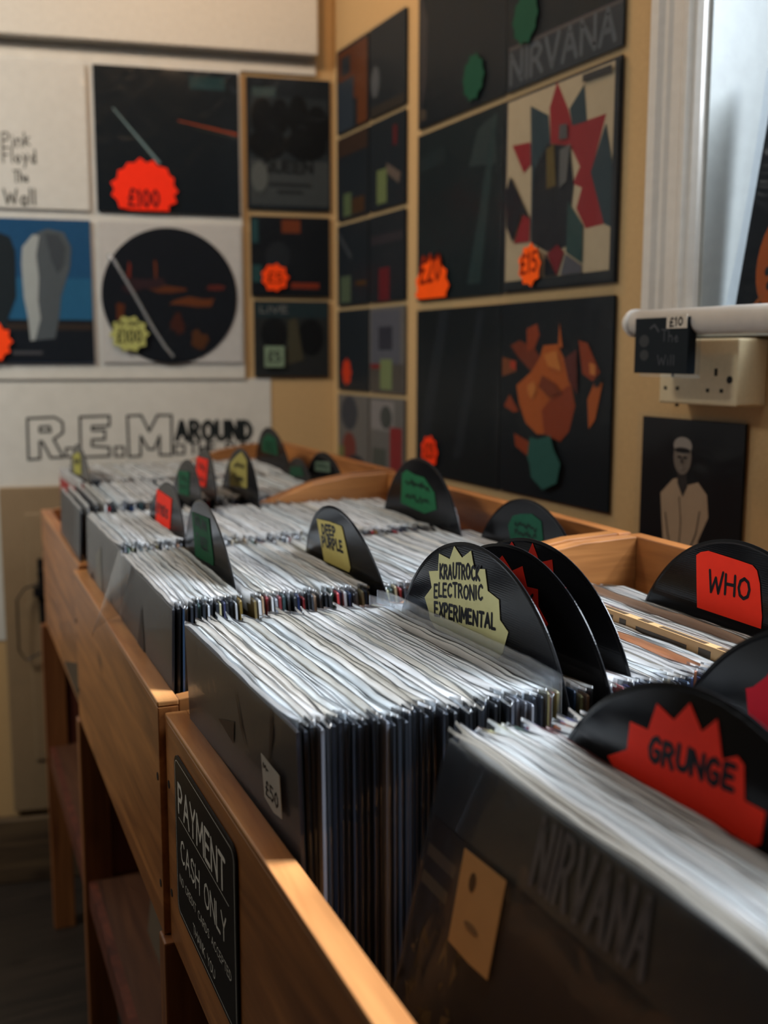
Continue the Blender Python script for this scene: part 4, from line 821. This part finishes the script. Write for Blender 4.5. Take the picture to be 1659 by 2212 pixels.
# marks on the facing sleeves
def face_frame(o):      # outward (towards the shopper) face of a sleeve: right = -y, up = z
    return o
def on_face(o, name, mats, build, off=.0042):
    m = MB(); build(m)
    m.v = [(-off-z, -x, y) for x, y, z in m.v]
    return m.build(name, mats, o)
def tagw(m):
    m.prism([(.083, .2715), (.125, .2695), (.127, .2385), (.108, .2357), (.087, .2395)], 0, .0004, srgb(205, 200, 190))
s = on_face(first, 'price_tag', M['paper'], tagw)
s = on_face(first, 'tag_lettering', M['ink'], lambda m: (write(m, '£50', (.092, .2440), (.120, .2425), .0105, .0016, .0007, INK, jit=.06), write(m, 'M-', (.088, .2625), (.100, .262), .004, .0012, .0007, INK)))
def art1(m):
    rn = random.Random(3)
    for k in range(16):
        x, y = rn.uniform(-.14, .12), rn.uniform(.03, .29); m.poly([(x+rn.uniform(-.03, .03), y+rn.uniform(-.03, .03)) for _ in range(3)], -.0012+.00001*k, rn.choice([(.05, .045, .05, 1), (.02, .02, .03, 1), (.07, .045, .035, 1)]))
on_face(first, 'artwork', M['ink'], art1, off=.0032)
fb = SPECIAL['b1'][0][1]; fb['label'] = 'black record sleeve with tall grey letters facing out at the lower right foreground'; fb['group'] = 'record sleeves in the near bin'
fb.matrix_world = slot_matrix(ROWS['b1'], ROWS['b1']['s0'], False)
for c in fb.children:
    if c.name.startswith('cover'): c.data = COV[0]
    else: c.data = PLAF[1]
    if c.name.startswith('cover'): c.color = (.006, .009, .012, 1)
Y0 = .3195+.0-.0716   # height of the print frame's origin on this sleeve
def artb(m):
    m.poly(rect(-.154, .006, .154, Y0+.014), -.0026, (.024, .024, .028, 1)); rn = random.Random(8)
    for k in range(70):
        x, y = rn.uniform(-.15, -.06), rn.uniform(.05, Y0-.05); m.poly([(x+rn.uniform(-.008, .008), y+rn.uniform(-.01, .01)) for _ in range(4)], -.0024+.000002*k, rn.choice([(.07, .055, .03, 1), (.12, .09, .05, 1), (.015, .015, .014, 1), (.045, .035, .02, 1)]))
    m.poly(rect(-.150, Y0-.030, -.115, Y0-.022), -.0024, (.09, .08, .06, 1)); m.poly(rect(-.150, Y0-.012, -.112, Y0-.004), -.0024, (.08, .07, .06, 1))
    write(m, 'NIRVANA', (-.034, Y0+.022), (.066, Y0+.0215), .036, .0042, -.0022, (.13, .135, .15, 1), jit=0, track=.3)
    for x, y, a in ((.10, Y0+.0, .010), (.115, Y0-.008, .008), (.09, Y0-.012, .007)): m.poly(ell(x, y, a, a*.8, 9), -.0020, (.25, .19, .06, 1))
on_face(fb, 'artwork', M['ink'], artb, off=.0044)
def tb(m):
    m.prism([(-.103, Y0+.012), (-.0531, Y0+.014), (-.0498, Y0-.043), (-.072, Y0-.0448), (-.0987, Y0-.0443)], 0, .0003, srgb(186, 150, 104)); m.poly(ell(-.086, Y0-.002, .004, .006, 10), .0006, (.10, .065, .035, 1)); m.poly(ell(-.077, Y0-.026, .009, .0025, 10), .0006, (.22, .14, .075, 1))
on_face(fb, 'price_tag', M['paper'], tb, off=.0044)
fa = SPECIAL['a2'][0][1]; fa['label'] = 'dark record sleeve facing out at the front of the middle bin'; fa['group'] = 'record sleeves facing out in the middle bin'
for c in fa.children:
    if c.name.startswith('cover'): c.data = COV[0]
    else: c.data = PLAF[2]
    if c.name.startswith('cover'): c.color = (.022, .020, .022, 1)
on_face(fa, 'artwork', M['ink'], lambda m: [m.poly([(x, y), (x+.05, y+.01), (x+.03, y+.06)], -.0022+.00002*k, cc) for k, (x, y, cc) in enumerate([(-.12, .12, (.05, .042, .036, 1)), (.02, .16, (.045, .040, .034, 1)), (.08, .1, (.07, .055, .045, 1)), (-.04, .22, (.03, .03, .032, 1))])])
on_face(fa, 'price_tag', M['paper'], lambda m: m.prism([(.10, .19), (.125, .187), (.128, .150), (.104, .153)], 0, .0004, srgb(160, 140, 125)))
m = MB(); n = 10   # loose mouth of its plastic, curled outwards at the far corner
vs = [(-.004-.034*math.sin(min(1.3, (1-a)*1.6))*b, .162-.10*(1-b)*a-.004, .318-.11*b*(1-a*.25)) for a in [i/n for i in range(n+1)] for b in [j/6 for j in range(7)]]
m.add(vs, [(i*7+j, i*7+j+1, (i+1)*7+j+1, (i+1)*7+j) for i in range(n) for j in range(6)]); m.build('plastic_flap', M['film'], fa, smooth=True)
fb2 = SPECIAL['b2'][0][1]; fb2['label'] = 'grey mottled record sleeve facing out at the front of the middle bin back row'; fb2['group'] = 'record sleeves facing out in the middle bin'
for c in fb2.children:
    if c.name.startswith('cover'): c.data = COV[0]
    else: c.data = PLAF[0]
    if c.name.startswith('cover'): c.color = (.16, .15, .14, 1)
on_face(fb2, 'artwork', M['ink'], lambda m: [m.poly([(x, y), (x+.06, y-.02), (x+.04, y+.09), (x-.01, y+.07)], -.0022+.00002*k, cc) for k, (x, y, cc) in enumerate([(-.13, .15, (.03, .03, .04, 1)), (.03, .17, (.22, .2, .18, 1)), (.09, .12, (.04, .04, .05, 1)), (-.05, .2, (.28, .26, .22, 1))])])
# thick boxed records with printed card edges, behind the star dividers
def restyle(key, s, cov, rim, label, up=0.0, pup=0.0):
    o = min(SPECIAL[key], key=lambda q: abs(q[0]-s))[1]; o['label'] = label; o.matrix_world = Matrix.Translation((0, 0, up)) @ o.matrix_world
    for c in o.children:
        if c.name.startswith('cover'): c.color = cov
        elif c.name.startswith('plastic'):
            c.color = rim
            if pup: c.location.z += pup; c.data = PLAH
    return o
restyle('a1', .336, (.42, .13, .04, 1), (.55, .24, .11, 1), 'record sleeve with an orange-brown upper edge in front of the thick boxed record', .007)
restyle('a1', .425, (.25, .12, .06, 1), (.30, .17, .10, 1), 'record sleeve with a brown upper edge before the red three-letter divider', .004)
restyle('a1', .207, (.2, .16, .05, 1), (.60, .58, .48, 1), 'record sleeve whose cloudy plastic stands up against the cream star divider', .002, .009)
restyle('a1', .202, (.2, .16, .05, 1), (.50, .45, .30, 1), 'record sleeve with an olive edge, one before the cloudy sleeve touching the cream star divider', .003, .004)
restyle('a2', .225, (.2, .15, .06, 1), (.40, .34, .2, 1), 'record sleeve with a brownish upper edge just before the yellow label divider')
mt = slot_matrix(ROWS['a1'], .374, False)
r = root('boxed_record', mt @ Matrix.Translation((0, 0, .008)), 'thick boxed record with a printed tan upper edge behind the three star dividers', 'record')
m = MB(); m.box((-.0045, -.158, 0), (.0045, .158, .318), col=srgb(158, 128, 90)); m.build('box_lid', M['ink'], r, bevel=.0006)
m = MB()
for y0, y1, x0, x1 in ((-.15, -.135, -.003, .003), (-.12, -.06, -.003, .002), (-.045, -.030, -.003, .003), (-.01, .06, -.0025, .0025), (.08, .11, -.002, .003)): m.box((x0, y0, .318), (x1, y1, .3182), col=(.06, .04, .025, 1))
for y0, y1, z0, z1 in ((-.13, -.115, .296, .314), (-.10, -.03, .298, .312), (-.015, -.005, .296, .314), (.005, .012, .296, .314), (.03, .10, .299, .311)): m.box((-.0047, y0, z0), (-.0045, y1, z1), col=(.05, .04, .03, 1))
m.build('spine_print', M['ink'], r)
print('sleeves', len(indiv)+1, 'mass', len(rest))
